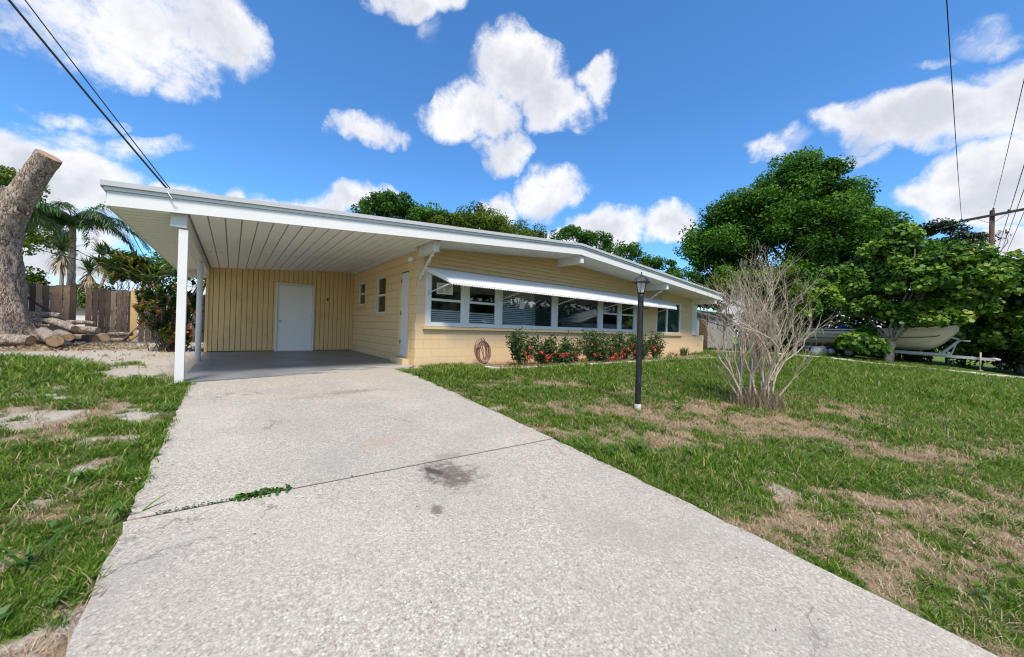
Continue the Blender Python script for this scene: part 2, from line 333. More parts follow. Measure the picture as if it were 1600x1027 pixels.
def f_cut(t, p):
    v = objc(t); w_ = t.node('ShaderNodeTexWave', wave_type='RINGS', rings_direction='SPHERICAL'); w_.inputs['Scale'].default_value = 14; w_.inputs['Distortion'].default_value = 2.5
    t.link(v, w_.inputs[0]); n = t.noise(posc(t), 9, 5, .7)
    t.put(p.inputs['Base Color'], t.mix(t.math('MULTIPLY', w_.outputs['Fac'], .45), t.mix(t.step(n, .35, .7), (.40, .25, .125), (.16, .10, .06)), (.48, .34, .20))); p.inputs['Roughness'].default_value = .8
mat('cut_wood', build=f_cut)
def f_fence(t, p):
    v = posc(t); mp = t.node('ShaderNodeMapping'); t.link(v, mp.inputs[0]); mp.inputs['Scale'].default_value = (1, 1, .12)
    n = t.noise(mp.outputs[0], 30, 5, .7); b = t.noise(v, 2.2, 5, .65)
    at = t.node('ShaderNodeAttribute', attribute_name='tint')
    c = t.ramp(t.math('ADD', t.math('MULTIPLY', n, .6), t.math('MULTIPLY', at.outputs['Fac'], .5)), [(.30, (.022, .014, .010)), (.6, (.07, .047, .032)), (.95, (.29, .205, .14))])
    c = t.mix(t.math('MULTIPLY', t.step(b, .5, .72), .6), c, (.045, .03, .022))
    t.put(p.inputs['Base Color'], c); bump(t, p, n, .5, .006); p.inputs['Roughness'].default_value = .9
mat('fence_wood', build=f_fence)
mat('new_board', build=painted((.60, .40, .16), .3, 8, (.4, .26, .1)))
mat('old_board', build=painted((.10, .065, .045), .5, 8, (.2, .15, .1)))
mat('pole_wood', build=f_bark((.035, .02, .014), (.13, .075, .05), 14, .3))
mat('crossarm_wood', build=painted((.05, .038, .032), .3, 6, (.2, .17, .14)))
mat('wire_black', (.02, .02, .022), .6)
mat('insulator', (.05, .05, .06), .3)
mat('hull_cream', build=painted((.78, .655, .53), .35, 2.2, (.42, .36, .29), .3))
mat('hull_white', build=painted((.78, .77, .73), .2, 3, (.5, .45, .38), .3))
mat('stripe_dark', (.02, .02, .025), .4)
mat('blue_cover', (.03, .06, .32), .6)
mat('galvanised', build=painted((.46, .47, .48), .4, 6, (.3, .27, .24), .45))
mat('tyre', (.025, .025, .026), .85)
mat('rim', (.45, .45, .46), .4, metal=.5)
mat('shed_grey', build=painted((.33, .33, .34), .3, 2))
mat('neighbour_roof', build=painted((.42, .52, .55), .2, 1))
mat('neighbour_wall', build=painted((.60, .58, .54), .2, 1))
mat('asphalt', (.06, .06, .06), .9)

# ------------------------------------------------------------------ mesh helpers
def wloc(o):
    v = Vector((0, 0, 0))
    while o is not None: v += o.location; o = o.parent
    return np.array(v)
def link(name, me, m, parent=None):
    o = bpy.data.objects.new(name, me); COL.objects.link(o)
    if m is not None: me.materials.append(MATS[m] if isinstance(m, str) else m)
    if parent is not None: o.parent = parent
    return o
def mesh_arrays(name, V, k, parent=None, tint=None, smooth=False):
    """V: (N*k,3) vertices, every k in a row one face"""
    V = np.asarray(V, dtype=np.float32)
    if parent is not None: V = V-wloc(parent).astype(np.float32)
    n = len(V); me = bpy.data.meshes.new(name); me.vertices.add(n); me.vertices.foreach_set('co', V.ravel())
    me.loops.add(n); me.loops.foreach_set('vertex_index', np.arange(n, dtype=np.int32))
    nf = n//k; me.polygons.add(nf); me.polygons.foreach_set('loop_start', np.arange(nf, dtype=np.int32)*k)
    try: me.polygons.foreach_set('loop_total', np.full(nf, k, dtype=np.int32))
    except Exception: pass
    if tint is not None:
        a = me.attributes.new('tint', 'FLOAT', 'POINT'); a.data.foreach_set('value', np.asarray(tint, dtype=np.float32))
    me.update(calc_edges=True); me.validate()
    return me
class MB:
    def __init__(s): s.v = []; s.f = []; s.t = []; s.sm = []
    def add(s, vs_, fs, tint=0., smooth=False):
        o = len(s.v); s.v += [tuple(map(float, x)) for x in vs_]; s.f += [tuple(o+i for i in f) for f in fs]; s.t += [tint]*len(vs_); s.sm += [smooth]*len(fs)
    def box(s, a, b, tint=0.):
        x0, y0, z0 = a; x1, y1, z1 = b
        s.add([(x0, y0, z0), (x1, y0, z0), (x1, y1, z0), (x0, y1, z0), (x0, y0, z1), (x1, y0, z1), (x1, y1, z1), (x0, y1, z1)],
              [(0, 3, 2, 1), (4, 5, 6, 7), (0, 1, 5, 4), (1, 2, 6, 5), (2, 3, 7, 6), (3, 0, 4, 7)], tint)
    def prism(s, poly, axis, a, b, tint=0.):
        """poly: list of 2D points in the plane across the axis (x->(y,z), y->(x,z), z->(x,y))"""
        def P(p, c): return {0: (c, p[0], p[1]), 1: (p[0], c, p[1]), 2: (p[0], p[1], c)}[axis]
        n = len(poly); vs_ = [P(p, a) for p in poly]+[P(p, b) for p in poly]
        ar = sum(poly[i][0]*poly[(i+1) % n][1]-poly[(i+1) % n][0]*poly[i][1] for i in range(n))
        fs = [tuple(range(n)), tuple(range(2*n-1, n-1, -1))]+[(i, i+n, (i+1) % n+n, (i+1) % n) for i in range(n)]
        flip = (ar > 0) != (axis == 1)
        if flip == (b > a): fs = [tuple(reversed(f)) for f in fs]
        s.add(vs_, fs, tint)
    def bar(s, p0, p1, w_, h_, up=(0, 0, 1), tint=0.):
        p0 = np.array(p0, float); p1 = np.array(p1, float); d = p1-p0; d /= np.linalg.norm(d); sd_ = np.cross(d, up)
        if np.linalg.norm(sd_) < 1e-5: sd_ = np.cross(d, (1, 0, 0))
        sd_ /= np.linalg.norm(sd_); u2 = np.cross(sd_, d); q_ = []
        for p in (p0, p1):
            for a, b in ((-1, -1), (1, -1), (1, 1), (-1, 1)): q_.append(p+sd_*a*w_/2+u2*b*h_/2)
        s.add(q_, [(3, 2, 1, 0), (4, 5, 6, 7), (0, 1, 5, 4), (1, 2, 6, 5), (2, 3, 7, 6), (3, 0, 4, 7)], tint)
    def tube(s, pts, rad, k=8, caps=True, smooth=True, tint=0., wob=0., rng=None):
        pts = [np.array(p, float) for p in pts]; n = len(pts)
        if not hasattr(rad, '__len__'): rad = [rad]*n
        prev = None; vs_ = []
        for i, p in enumerate(pts):
            d = pts[min(i+1, n-1)]-pts[max(i-1, 0)]; d = d/(np.linalg.norm(d)+1e-9)
            if prev is None:
                a = np.cross(d, (0, 0, 1)); a = np.cross(d, (1, 0, 0)) if np.linalg.norm(a) < .1 else a
            else: a = prev-d*(prev@d)
            a = a/(np.linalg.norm(a)+1e-9); prev = a; b = np.cross(d, a)
            for j in range(k):
                th = 2*math.pi*j/k; rr = rad[i]
                if wob: rr *= 1+wob*(rng.random()-.5)
                vs_.append(p+(a*math.cos(th)+b*math.sin(th))*rr)
        fs = [(i*k+j, i*k+(j+1) % k, (i+1)*k+(j+1) % k, (i+1)*k+j) for i in range(n-1) for j in range(k)]
        s.add(vs_, fs, tint, smooth)
        if caps:
            o = len(s.v)-n*k; s.f.append(tuple(o+j for j in reversed(range(k)))); s.f.append(tuple(o+(n-1)*k+j for j in range(k))); s.sm += [False, False]
    def lathe(s, prof, c, k=16, tint=0.):
        n = len(prof); vs_ = [(c[0]+r*math.cos(2*math.pi*j/k), c[1]+r*math.sin(2*math.pi*j/k), c[2]+z) for r, z in prof for j in range(k)]
        fs = [(i*k+j, i*k+(j+1) % k, (i+1)*k+(j+1) % k, (i+1)*k+j) for i in range(n-1) for j in range(k)]
        s.add(vs_, fs, tint, True)
    def build(s, name, m, parent=None, bevel=0, tint=False):
        V = np.array(s.v)
        if parent is not None: V = V-wloc(parent)
        me = bpy.data.meshes.new(name); me.from_pydata(V.tolist(), [], s.f); me.polygons.foreach_set('use_smooth', s.sm)
        if tint: a = me.attributes.new('tint', 'FLOAT', 'POINT'); a.data.foreach_set('value', s.t)
        me.update(); o = link(name, me, m, parent)
        if bevel:
            bm_ = o.modifiers.new('bevel', 'BEVEL'); bm_.width = bevel; bm_.segments = 2; bm_.limit_method = 'ANGLE'
        return o
def thing(name, label, cat, loc=(0, 0, 0), group=None):
    o = bpy.data.objects.new(name, None); COL.objects.link(o); o.location = loc; o.empty_display_size = .2
    return tag(o, label, cat, group)
def tag(o, label, cat, group=None, kind=None):
    o['label'] = label; o['category'] = cat
    if group: o['group'] = group
    if kind: o['kind'] = kind
    return o
def struct(o): o['kind'] = 'structure'; return o
def box(name, a, b, m, parent=None, bevel=0):
    s = MB(); s.box(a, b); return s.build(name, m, parent, bevel)
# value noise
def vnoise(x, y, seed=0):
    xi = np.floor(x).astype(np.int64); yi = np.floor(y).astype(np.int64); fx = x-xi; fy = y-yi
    fx = fx*fx*(3-2*fx); fy = fy*fy*(3-2*fy)
    def h(a, b):
        n = (a*374761393+b*668265263+seed*1442695041) & 0xffffffff; n = ((n ^ (n >> 13))*1274126177) & 0xffffffff
        return ((n ^ (n >> 16)) & 0xffff)/65535.
    return (h(xi, yi)*(1-fx)+h(xi+1, yi)*fx)*(1-fy)+(h(xi, yi+1)*(1-fx)+h(xi+1, yi+1)*fx)*fy
def fbm(x, y, seed=0, oct=4):
    s = 0; a = .5; f = 1.
    for i in range(oct): s = s+a*vnoise(x*f, y*f, seed+i*17); a *= .5; f *= 2.07
    return s/(1-.5**oct)
def gz(y):
    d = np.clip(-1.5-np.asarray(y, float), 0, 8); return -(0.05*d+0.0035*d*d)
def nrm(v): return v/(np.linalg.norm(v, axis=-1, keepdims=True)+1e-9)
# leaf shapes
DIAMOND = np.array([(-.5, 0), (0, -.27), (.5, 0), (0, .27)])
ROUND = np.array([(math.cos(a)*.5, math.sin(a)*.48) for a in np.linspace(0, 2*math.pi, 7)[:-1]])
LONG = np.array([(-.5, 0), (-.1, -.14), (.5, 0), (-.1, .14)])
def leaves(P, N, size, rng, shape=DIAMOND):
    n = len(P); N = nrm(N); a = nrm(np.cross(N, nrm(rng.normal(size=(n, 3))))); b = np.cross(N, a)
    size = np.broadcast_to(size, (n,))[:, None, None]; k = len(shape)
    V = P[:, None, :]+(a[:, None, :]*shape[None, :, 0:1]+b[:, None, :]*shape[None, :, 1:2])*size
    return V.reshape(-1, 3)
def blades(P, azm, t0, t1, L, W, rng=None, seg=3):
    """curved strap leaves: tilt from vertical t0 at the base to t1 at the tip; returns quads"""
    n = len(P); d = np.stack([np.sin(azm), np.cos(azm)], 1); sd_ = np.stack([np.cos(azm), -np.sin(azm), np.zeros(n)], 1)
    pts = [P.copy()]; 
    for i in range(seg):
        th = t0+(t1-t0)*(i+.5)/seg; st = L/seg
        pts.append(pts[-1]+np.stack([d[:, 0]*np.sin(th)*st, d[:, 1]*np.sin(th)*st, np.cos(th)*st], 1))
    wp = [.7, 1., .75, .08] if seg == 3 else list(np.interp(np.linspace(0, 1, seg+1), [0, .3, .7, 1], [.6, 1, .8, .06]))
    Q = []
    for i in range(seg):
        w0 = (W*wp[i]/2)[:, None]; w1 = (W*wp[i+1]/2)[:, None]
        Q.append(np.stack([pts[i]-sd_*w0, pts[i]+sd_*w0, pts[i+1]+sd_*w1, pts[i+1]-sd_*w1], 1))
    return np.stack(Q, 1).reshape(-1, 3)
def ball(n, rng, flat=1., hollow=.5):
    d = nrm(rng.normal(size=(n, 3))); r = hollow+(1-hollow)*rng.random(n)**.6
    d = d*r[:, None]; d[:, 2] *= flat; return d

# ------------------------------------------------------------------ ground
SAND = [(-4.06,-3.38,0.19,-0.1,0.05,-0.26,1),(-4.65,-2.23,0.31,-0.15,0.09,-0.35,1),(-3.99,-4.0,0.23,-0.12,0.02,-0.09,0.7),(-5.5,3.82,0.91,-0.29,0.41,-2.04,1),(-4.21,-0.08,0.51,-0.25,0.16,-1.24,1.0),
 (-4.84,-1.0,0.4,-0.21,0.13,-0.52,1),(-5.29,-0.22,0.36,-0.18,0.11,-0.39,0.4),(-4.14,-4.48,0.13,-0.08,0.02,-0.07,0.7),(-3.9,-2.46,0.31,-0.14,0.05,-0.31,0.6),(-4.24,1.31,0.54,-0.22,0.22,-1.85,1),(-7.23,6.69,1.32,-0.28,0.5,-1.79,1),
 (-0.54,-3.7,0.32,-0.14,-0.12,-0.18,0.9),(-0.53,-4.81,0.15,-0.07,-0.1,-0.1,0.9),(-0.42,-2.38,0.3,-0.11,-0.09,-0.18,0.4),(0.16,-6.84,0.34,-0.17,-0.3,-0.07,0.55),(0.75,-7.32,0.31,-0.18,-0.25,-0.02,0.6),
 (-0.42,-5.41,0.24,-0.13,-0.1,-0.09,0.3),(0.67,-3.05,0.67,-0.24,-0.16,-0.19,0.5),(1.8,-3.18,0.92,-0.32,-0.18,-0.16,0.5),(-3.72,-5.64,0.07,-0.05,0.04,-0.13,.6),(4.7,-4.19,1.05,-0.36,-0.32,-0.14,0.3)]
DRY = [(2.41,-6.01,1.93,-0.88,-0.91,-0.27,0.9),(2.04,-5.08,1.22,-0.52,-0.48,-0.24,0.7),(5.21,-6.41,1.91,-0.78,-1.5,-0.22,0.6),(3.77,-7.5,1.73,-0.84,-1.06,-0.02,0.7),(1.35,-7.35,1.28,-0.7,-0.71,-0.04,0.75),(0.7,-7.78,0.54,-0.32,-0.52,0.02,0.6),
 (-0.07,-7.1,0.47,-0.28,-0.4,-0.07,0.75),(0.03,-6.67,0.56,-0.31,-0.32,-0.1,0.6),(6.26,-7.23,2.63,-1.1,-0.99,-0.05,0.5),(0.11,-4.25,1.05,-0.45,-0.28,-0.28,0.5),(0.18,-5.53,0.69,-0.34,-0.23,-0.14,0.4),(0.1,-7.82,0.21,-0.13,-0.37,0.02,0.7),
 (-3.8,-4.88,0.25,-0.15,0.02,-0.12,0.6),(-3.93,-5.07,0.13,-0.08,0.03,-0.1,0.4),(-3.73,-4.48,0.18,-0.11,0.01,-0.09,0.5),(2.32,-3.92,1.19,-0.44,-0.28,-0.19,0.4),(-0.48,-7.31,0.35,-0.21,-0.13,-0.01,0.4),(14.89,-7.5,7.54,-2.44,-2.8,-0.02,0.35)]
LUSH = [(-5.55,1.38,0.59,-0.27,0.44,-1.69,1),(14.07,-4.58,22.56,-5.28,-2.18,-0.39,0.8),(9.99,-5.95,9.6,-2.97,-2.01,-0.26,0.6),(0.62,-6.28,1.01,-0.52,-0.24,-0.08,0.8),(1.47,-7.1,0.68,-0.36,-0.35,-0.04,1),(-0.5,-5.7,0.69,-0.35,-0.23,-0.17,0.7),
 (-0.23,-6.36,0.62,-0.34,-0.27,-0.11,0.6),(-0.15,-1.88,0.67,-0.23,-0.27,-0.5,0.7),(0.3,-7.81,0.22,-0.14,-0.13,0.01,0.9),(-4.35,-3.38,0.32,-0.17,0.06,-0.21,0.7),(-3.9,-5.03,0.27,-0.17,0.02,-0.1,0.6),(-3.75,-3.54,0.28,-0.15,0.08,-0.58,0.8),
 (-3.72,-4.4,0.19,-0.11,0.07,-0.44,0.6),(-3.75,-5.35,0.2,-0.13,0.05,-0.21,0.6),(10.66,-7.54,2.97,-1.05,-1.45,-0.01,0.6)]
def patch(x, y, lst):
    out = np.zeros_like(x)
    for cx, cy, ax, ay, bx, by, v in lst:
        det = ax*by-ay*bx; dx = x-cx; dy = y-cy
        u = (dx*by-dy*bx)/det; w2 = (ax*dy-ay*dx)/det
        out = np.maximum(out, v*np.clip(1.35-np.sqrt(u*u+w2*w2), 0, 1)/1.0)
    return np.clip(out*1.4, 0, 1)
RSAND = [(17.5, 0.2), (19.0, -1.6), (19.95, -3.3), (19.6, -4.7), (20.4, -5.64), (21.74, -7.44), (23.36, -9.13), (26, -12)]
def segdist(x, y, pl):
    d = np.full_like(x, 1e9)
    for (ax, ay), (bx, by) in zip(pl[:-1], pl[1:]):
        L2 = (bx-ax)**2+(by-ay)**2; t = np.clip(((x-ax)*(bx-ax)+(y-ay)*(by-ay))/L2, 0, 1)
        d = np.minimum(d, np.hypot(x-ax-t*(bx-ax), y-ay-t*(by-ay)))
    return d
def cover(x, y):
    """green cover, bare sand, wood chips"""
    n = fbm(x*1.1, y*1.1, 3); n2 = fbm(x*4.2, y*4.2, 11); n3 = fbm(x*11, y*11, 29)
    wx = x+(fbm(x*2.6, y*2.6, 41)-.5)*.7+(fbm(x*9, y*9, 43)-.5)*.16; wy = y+(fbm(x*2.6, y*2.6, 47)-.5)*.7+(fbm(x*9, y*9, 49)-.5)*.16
    s = patch(wx, wy, SAND)*(.25+.95*n2)*np.where(x > -2, .75, 1.15); d = patch(wx, wy, DRY)*.74; l = patch(wx, wy, LUSH)
    # packed sand yard left of the carport
    yard = np.clip((y-(0.2+(-x-4)*.12))/.8, 0, 1)*np.clip((-3.2-x)/.4, 0, 1)
    lpatch = np.clip(1.15-np.hypot((x+6.6)/1.75, (y-2.2)/2.1), 0, .5)*2
    yard = yard*(1-np.clip(lpatch*1.6, 0, 1))
    rs = segdist(x, y, RSAND); edge = np.clip(1.5*(1-rs/.34), 0, 1)*(fbm(x*3, y*3, 91)*.8+.6)
    beyond = ((x > 19.9) & (y < -1)).astype(float)*0
    bed = ((x > 1.2) & (x < 12.6) & (y > -1.42)).astype(float)
    sand = np.clip(s*(1.1 if True else 1)+yard+edge, 0, 1)
    g = .94-1.0*sand-.95*d*(.35+1.1*n)+.45*l+(n-.5)*1.7+(n2-.5)*1.7+(n3-.5)*1.5
    far = np.clip((np.hypot(x+3.2, y+7.6)-7)/6, 0, 1)*.3*(x > -3)
    g = g+far-bed*.8-yard*.45-edge*2.2
    sand = np.clip(sand*(.7+.6*n)+edge*.5+(n2-.55)*.5*np.clip(s+.4, 0, 1)+.12*(x < -3.2), 0, 1)
    chips = np.clip(1.3-np.hypot((x+7.1)/1.6, (y-8.0)/1.6), 0, 1)+np.clip(1.2-np.hypot((x+5)/1.9, (y-7.9)/1.0), 0, 1)*.6+bed*.9
    return np.clip(g, 0, 1), sand, np.clip(chips, 0, 1)
def axis_pts(lo, hi, step, far, growth=1.16):
    a = list(np.arange(lo, hi+1e-6, step)); s = step; x = hi
    while x < far: s *= growth; x += s; a.append(x)
    s = step; x = lo
    while x > -far: s *= growth; x -= s; a.insert(0, x)
    return np.array(a)
gx = axis_pts(-8, 9, .06, 420); gy = axis_pts(-8.2, 3, .06, 420)
X, Y = np.meshgrid(gx, gy); Z = gz(Y)-.022
near_ = np.clip(1-np.hypot(X+1, Y+4)/30, 0, 1)
Z = Z+(fbm(X*2.4, Y*2.4, 5)-.5)*.03*near_
Z[(X > -3.66) & (X < -.64) & (Y < -.2)] -= .05; Z[(X > -3.9) & (X < 13.6) & (Y > -.3) & (Y < 9)] -= .05
nx, ny = len(gx), len(gy)
idx = np.arange(nx*ny).reshape(ny, nx); fq = np.stack([idx[:-1, :-1], idx[:-1, 1:], idx[1:, 1:], idx[1:, :-1]], -1).reshape(-1, 4)
me = bpy.data.meshes.new('ground'); me.vertices.add(nx*ny); me.vertices.foreach_set('co', np.stack([X, Y, Z], -1).astype(np.float32).ravel())
me.loops.add(fq.size); me.loops.foreach_set('vertex_index', fq.ravel().astype(np.int32)); me.polygons.add(len(fq)); me.polygons.foreach_set('loop_start', np.arange(len(fq), dtype=np.int32)*4)
me.update(calc_edges=True)
g_, s_, c_ = cover(X.ravel(), Y.ravel())
ca = me.attributes.new('cover', 'FLOAT_COLOR', 'POINT'); ca.data.foreach_set('color', np.stack([g_, s_, c_, np.ones_like(g_)], 1).astype(np.float32).ravel())
me.polygons.foreach_set('use_smooth', np.ones(len(fq), bool))
ground = struct(link('ground', me, 'ground_soil'))
# driveway: two pours of concrete following the fall of the yard, a joint between them
def pour(s, x0, x1, y0, y1, n=24, jag=0):
    rng = np.random.default_rng(4); ys = np.linspace(y0, y1, n+1); vs_ = []; 
    for y in ys:
        z = float(gz(y)); a = jag*(rng.random()-.5); b = jag*(rng.random()-.5)
        vs_ += [(x0+a, y, z-.12), (x1+b, y, z-.12), (x1+b, y, z), (x0+a, y, z)]
    fs = []
    for i in range(n):
        o = i*4; fs += [(o+3, o+2, o+6, o+7), (o+2, o+1, o+5, o+6), (o, o+3, o+7, o+4)]
    fs += [(0, 1, 2, 3), (n*4+3, n*4+2, n*4+1, n*4)]
    s.add(vs_, fs)
s = MB()
# far slab (meets the carport pad on a slant), near slab
ya, yb = -4.86, -5.02
def slab_poly(pts, s, zf=lambda y: float(gz(y))):
    pass
def strips(s, x0, x1, yl0, yr0, yl1, yr1, n=40, jag=.02, seed=1):
    """quads between a far edge (yl0..yr0) and near edge (yl1..yr1)"""
    rng = np.random.default_rng(seed); m = 12; vs_ = []
    for i in range(n+1):
        t = i/n; jl, jr = jag*(rng.random()-.5), jag*(rng.random()-.5)
        for j in range(m+1):
            u = j/m; x = x0+(x1-x0)*u+(jl if j == 0 else jr if j == m else 0)
            y = (yl0+(yr0-yl0)*u)*(1-t)+(yl1+(yr1-yl1)*u)*t
            vs_.append((x, y, float(gz(y))))
    w_ = m+1; fs = [(i*w_+j, (i+1)*w_+j, (i+1)*w_+j+1, i*w_+j+1) for i in range(n) for j in range(m)]
    o = len(vs_); ring = [j for j in range(w_)]+[i*w_+m for i in range(1, n+1)]+[n*w_+j for j in range(m-1, -1, -1)]+[i*w_ for i in range(n-1, 0, -1)]
    low = [(vs_[k][0], vs_[k][1], vs_[k][2]-.1) for k in ring]
    for a in range(len(ring)):
        b = (a+1) % len(ring); fs.append((ring[a], ring[b], o+b, o+a))
    s.add(vs_+low, fs)
strips(s, -3.655, -.62, -.92, -.30, -4.851, -5.031, 60, .03)
strips(s, -3.655, -.62, -4.871, -5.051, -12., -12., 60, .03, 2)
struct(s.build('driveway', 'driveway_concrete'))
s = MB(); s.add([(-3.6, -5.1, float(gz(-5.1))-.005), (-.64, -5.1, float(gz(-5.1))-.005), (-.64, -4.8, float(gz(-4.8))-.005), (-3.6, -4.8, float(gz(-4.8))-.005)], [(0, 1, 2, 3)]); struct(s.build('driveway_joint', mat('joint_dirt', (.05, .04, .03), .95)))
# carport pad
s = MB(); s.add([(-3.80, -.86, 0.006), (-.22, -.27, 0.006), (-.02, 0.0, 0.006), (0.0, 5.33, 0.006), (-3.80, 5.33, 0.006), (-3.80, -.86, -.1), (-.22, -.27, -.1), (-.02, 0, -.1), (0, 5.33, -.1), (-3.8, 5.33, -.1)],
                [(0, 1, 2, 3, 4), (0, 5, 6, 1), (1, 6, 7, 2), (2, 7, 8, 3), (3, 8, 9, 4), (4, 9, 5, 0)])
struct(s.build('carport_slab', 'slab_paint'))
# flower-bed kerb strip
pl = [(1.25, -.95), (1.35, -1.3), (1.7, -1.42), (2.78, -1.49), (4.2, -1.47), (5.31, -1.48), (7.2, -1.52), (9.28, -1.45), (10.6, -1.55), (11.6, -1.68), (12.5, -2.1)]
s = MB()
rngk = np.random.default_rng(8)
def poly_pts(pl, n):
    pl = np.array(pl); d = np.r_[0, np.cumsum(np.hypot(*np.diff(pl, axis=0).T))]; t = np.linspace(0, d[-1], n); return np.stack([np.interp(t, d, pl[:, 0]), np.interp(t, d, pl[:, 1])], 1)
pp = poly_pts(pl, 90); vs_ = []
for i, (x, y) in enumerate(pp):
    dx, dy = pp[min(i+1, 89)]-pp[max(i-1, 0)]; L = math.hypot(dx, dy); nx_, ny_ = -dy/L, dx/L; j = (rngk.random()-.5)*.012; h = .035+(rngk.random()-.5)*.01; z0 = float(gz(y))
    for off, z in ((-.055+j, -.05), (-.05+j, h-.005), (-.035, h), (.035, h), (.05, h-.005), (.055, -.05)): vs_.append((x+nx_*off, y+ny_*off, z0+z))
s.add(vs_, [(i*6+j, i*6+j+1, (i+1)*6+j+1, (i+1)*6+j) for i in range(89) for j in range(5)])
struct(s.build('kerb_strip', 'curb_concrete'))
pp = poly_pts([(16.6, .9), (18.2, -.6), (19.95, -3.3), (19.6, -4.7), (20.4, -5.64), (21.74, -7.44), (23.36, -9.13), (26, -12)], 120); s = MB(); vs_ = []
for i, (x, y) in enumerate(pp):
    dx, dy = pp[min(i+1, 119)]-pp[max(i-1, 0)]; L = math.hypot(dx, dy); nx_, ny_ = -dy/L, dx/L; h = .065+(rngk.random()-.5)*.03; z0 = float(gz(y)); wv = .22+.26*float(fbm(np.array([i*.21]), np.array([3.3]), 7)[0])+.05*rngk.random()
    for off, z in ((-wv-.1, -.05), (-wv, h*.8), (0, h), (wv, h*.8), (wv+.1, -.05)): vs_.append((x+nx_*off, y+ny_*off, z0+z))
s.add(vs_, [(i*5+j, i*5+j+1, (i+1)*5+j+1, (i+1)*5+j) for i in range(119) for j in range(4)], 0, True)
struct(s.build('sand_bank', 'curb_concrete'))

# ------------------------------------------------------------------ house
H = thing('house', 'low tan and white single storey house with an open carport on its left', 'house', (0, 0, 0))
XR = 13.02
def zb(x):   # underside of the fascia
    return 2.275+(x+4.5)*(3.0-2.275)/(4.3+4.5) if x <= 4.3 else 3.0-(x-4.3)*(3.0-2.39)/(13.57-4.3)
def wall_grid(s, axis, c0, c1, ulo, uhi, zlo, zhi, holes):
    us = sorted({ulo, uhi, *[h[0] for h in holes], *[h[1] for h in holes]}); zs = sorted({zlo, zhi, *[h[2] for h in holes], *[h[3] for h in holes]})
    for a, b in zip(us[:-1], us[1:]):
        for c, d in zip(zs[:-1], zs[1:]):
            if any(h[0] <= a and b <= h[1] and h[2] <= c and d <= h[3] for h in holes): continue
            if axis == 1: s.box((a, c0, c), (b, c1, d))
            else: s.box((c0, a, c), (c1, b, d))
# front wall: window band and right window
WIN = (.22, 8.57, .90, 2.18); RW = (10.02, 11.93, .90, 2.18)
s = MB(); wall_grid(s, 1, 0, .2, 0, XR, -.12, 2.25, [WIN, RW]); 
s.prism([(0, 2.25), (XR, 2.25), (XR, zb(XR)+.1), (4.3, 3.08), (0, zb(0)+.1)], 1, 0.0, .2)
s.build('front_wall', 'block_light', H)
# lap siding in the gable
s = MB(); z = 2.26; k = 0; rng = random.Random(3)
while z < 3.02:
    xs = [x for x in np.arange(.16, 10.4, .05) if zb(x)+.04 > z]
    if xs:
        a, b = xs[0], xs[-1]; s.prism([(-.004, z), (-.040, z), (-.008, z+.112), (-.004, z+.112)], 0, a, b)
    z += .102; k += 1
s.build('gable_siding', 'lap_siding', H)
# side wall along the carport
SW = [(3.98, 4.74, 1.50, 2.24), (2.06, 2.88, 1.21, 2.24), (.41, .98, .15, 2.18)]
s = MB(); wall_grid(s, 0, 0, .2, .2, 9, -.12, 2.62, SW); s.build('side_wall', 'block_deep', H)
s = MB(); wall_grid(s, 0, -.004, 0, 0, .2, -.12, 2.62, []); s.build('corner_return', 'block_deep', H)
# other walls
s = MB(); s.box((.2, 8.8, -.1), (XR, 9, 2.7)); s.box((XR-.2, .2, -.1), (XR, 8.8, 2.45)); s.build('back_wall', 'block_light', H)
s = MB(); s.box((XR, .02, -.15), (XR+1.15, .2, .86)); s.build('low_wall', 'block_light', H)
s = MB(); s.box((XR-.02, -.02, .86), (XR+.38, .18, 2.42)); s.build('porch_column', 'white_paint', H, .01)
# carport storage front: vertical boards
s = MB(); x = -3.796; rng = random.Random(5); dl, dr = -2.213, -1.18
while x < -.02:
    x1 = min(x+.127, -.002); a, b = x+.006, x1-.006
    dz = rng.random()*.004
    if b <= dl or a >= dr: s.box((a, 5.33-.02-dz, .03), (b, 5.34, 2.70))
    else:
        s.box((a, 5.33-.02-dz, 2.085), (b, 5.36, 2.70))
        if a < dl: s.box((a, 5.33-.02-dz, .03), (dl, 5.36, 2.085))
        if b > dr: s.box((dr, 5.33-.02-dz, .03), (b, 5.36, 2.085))
    x = x1
s.build('board_wall', 'board_wall', H)
s = MB(); wall_grid(s, 1, 5.36, 5.5, -3.8, 0, -.05, 2.6, [(dl, dr, -.05, 2.085)]); s.box((-3.8, 5.5, -.05), (-3.68, 8.2, 2.28)); s.box((-3.8, 8.2, -.05), (.2, 8.3, 2.28)); s.build('storage_wall', 'dark_gap', H)
s = MB(); s.box((-3.83, 5.27, .0), (-3.77, 5.34, 2.30)); s.build('corner_trim', 'board_wall', H)
box('outlet_cover', (-.82, 5.295, 1.62), (-.76, 5.31, 1.72), mat('rusty_metal', (.25, .12, .06), .7), H, .004)
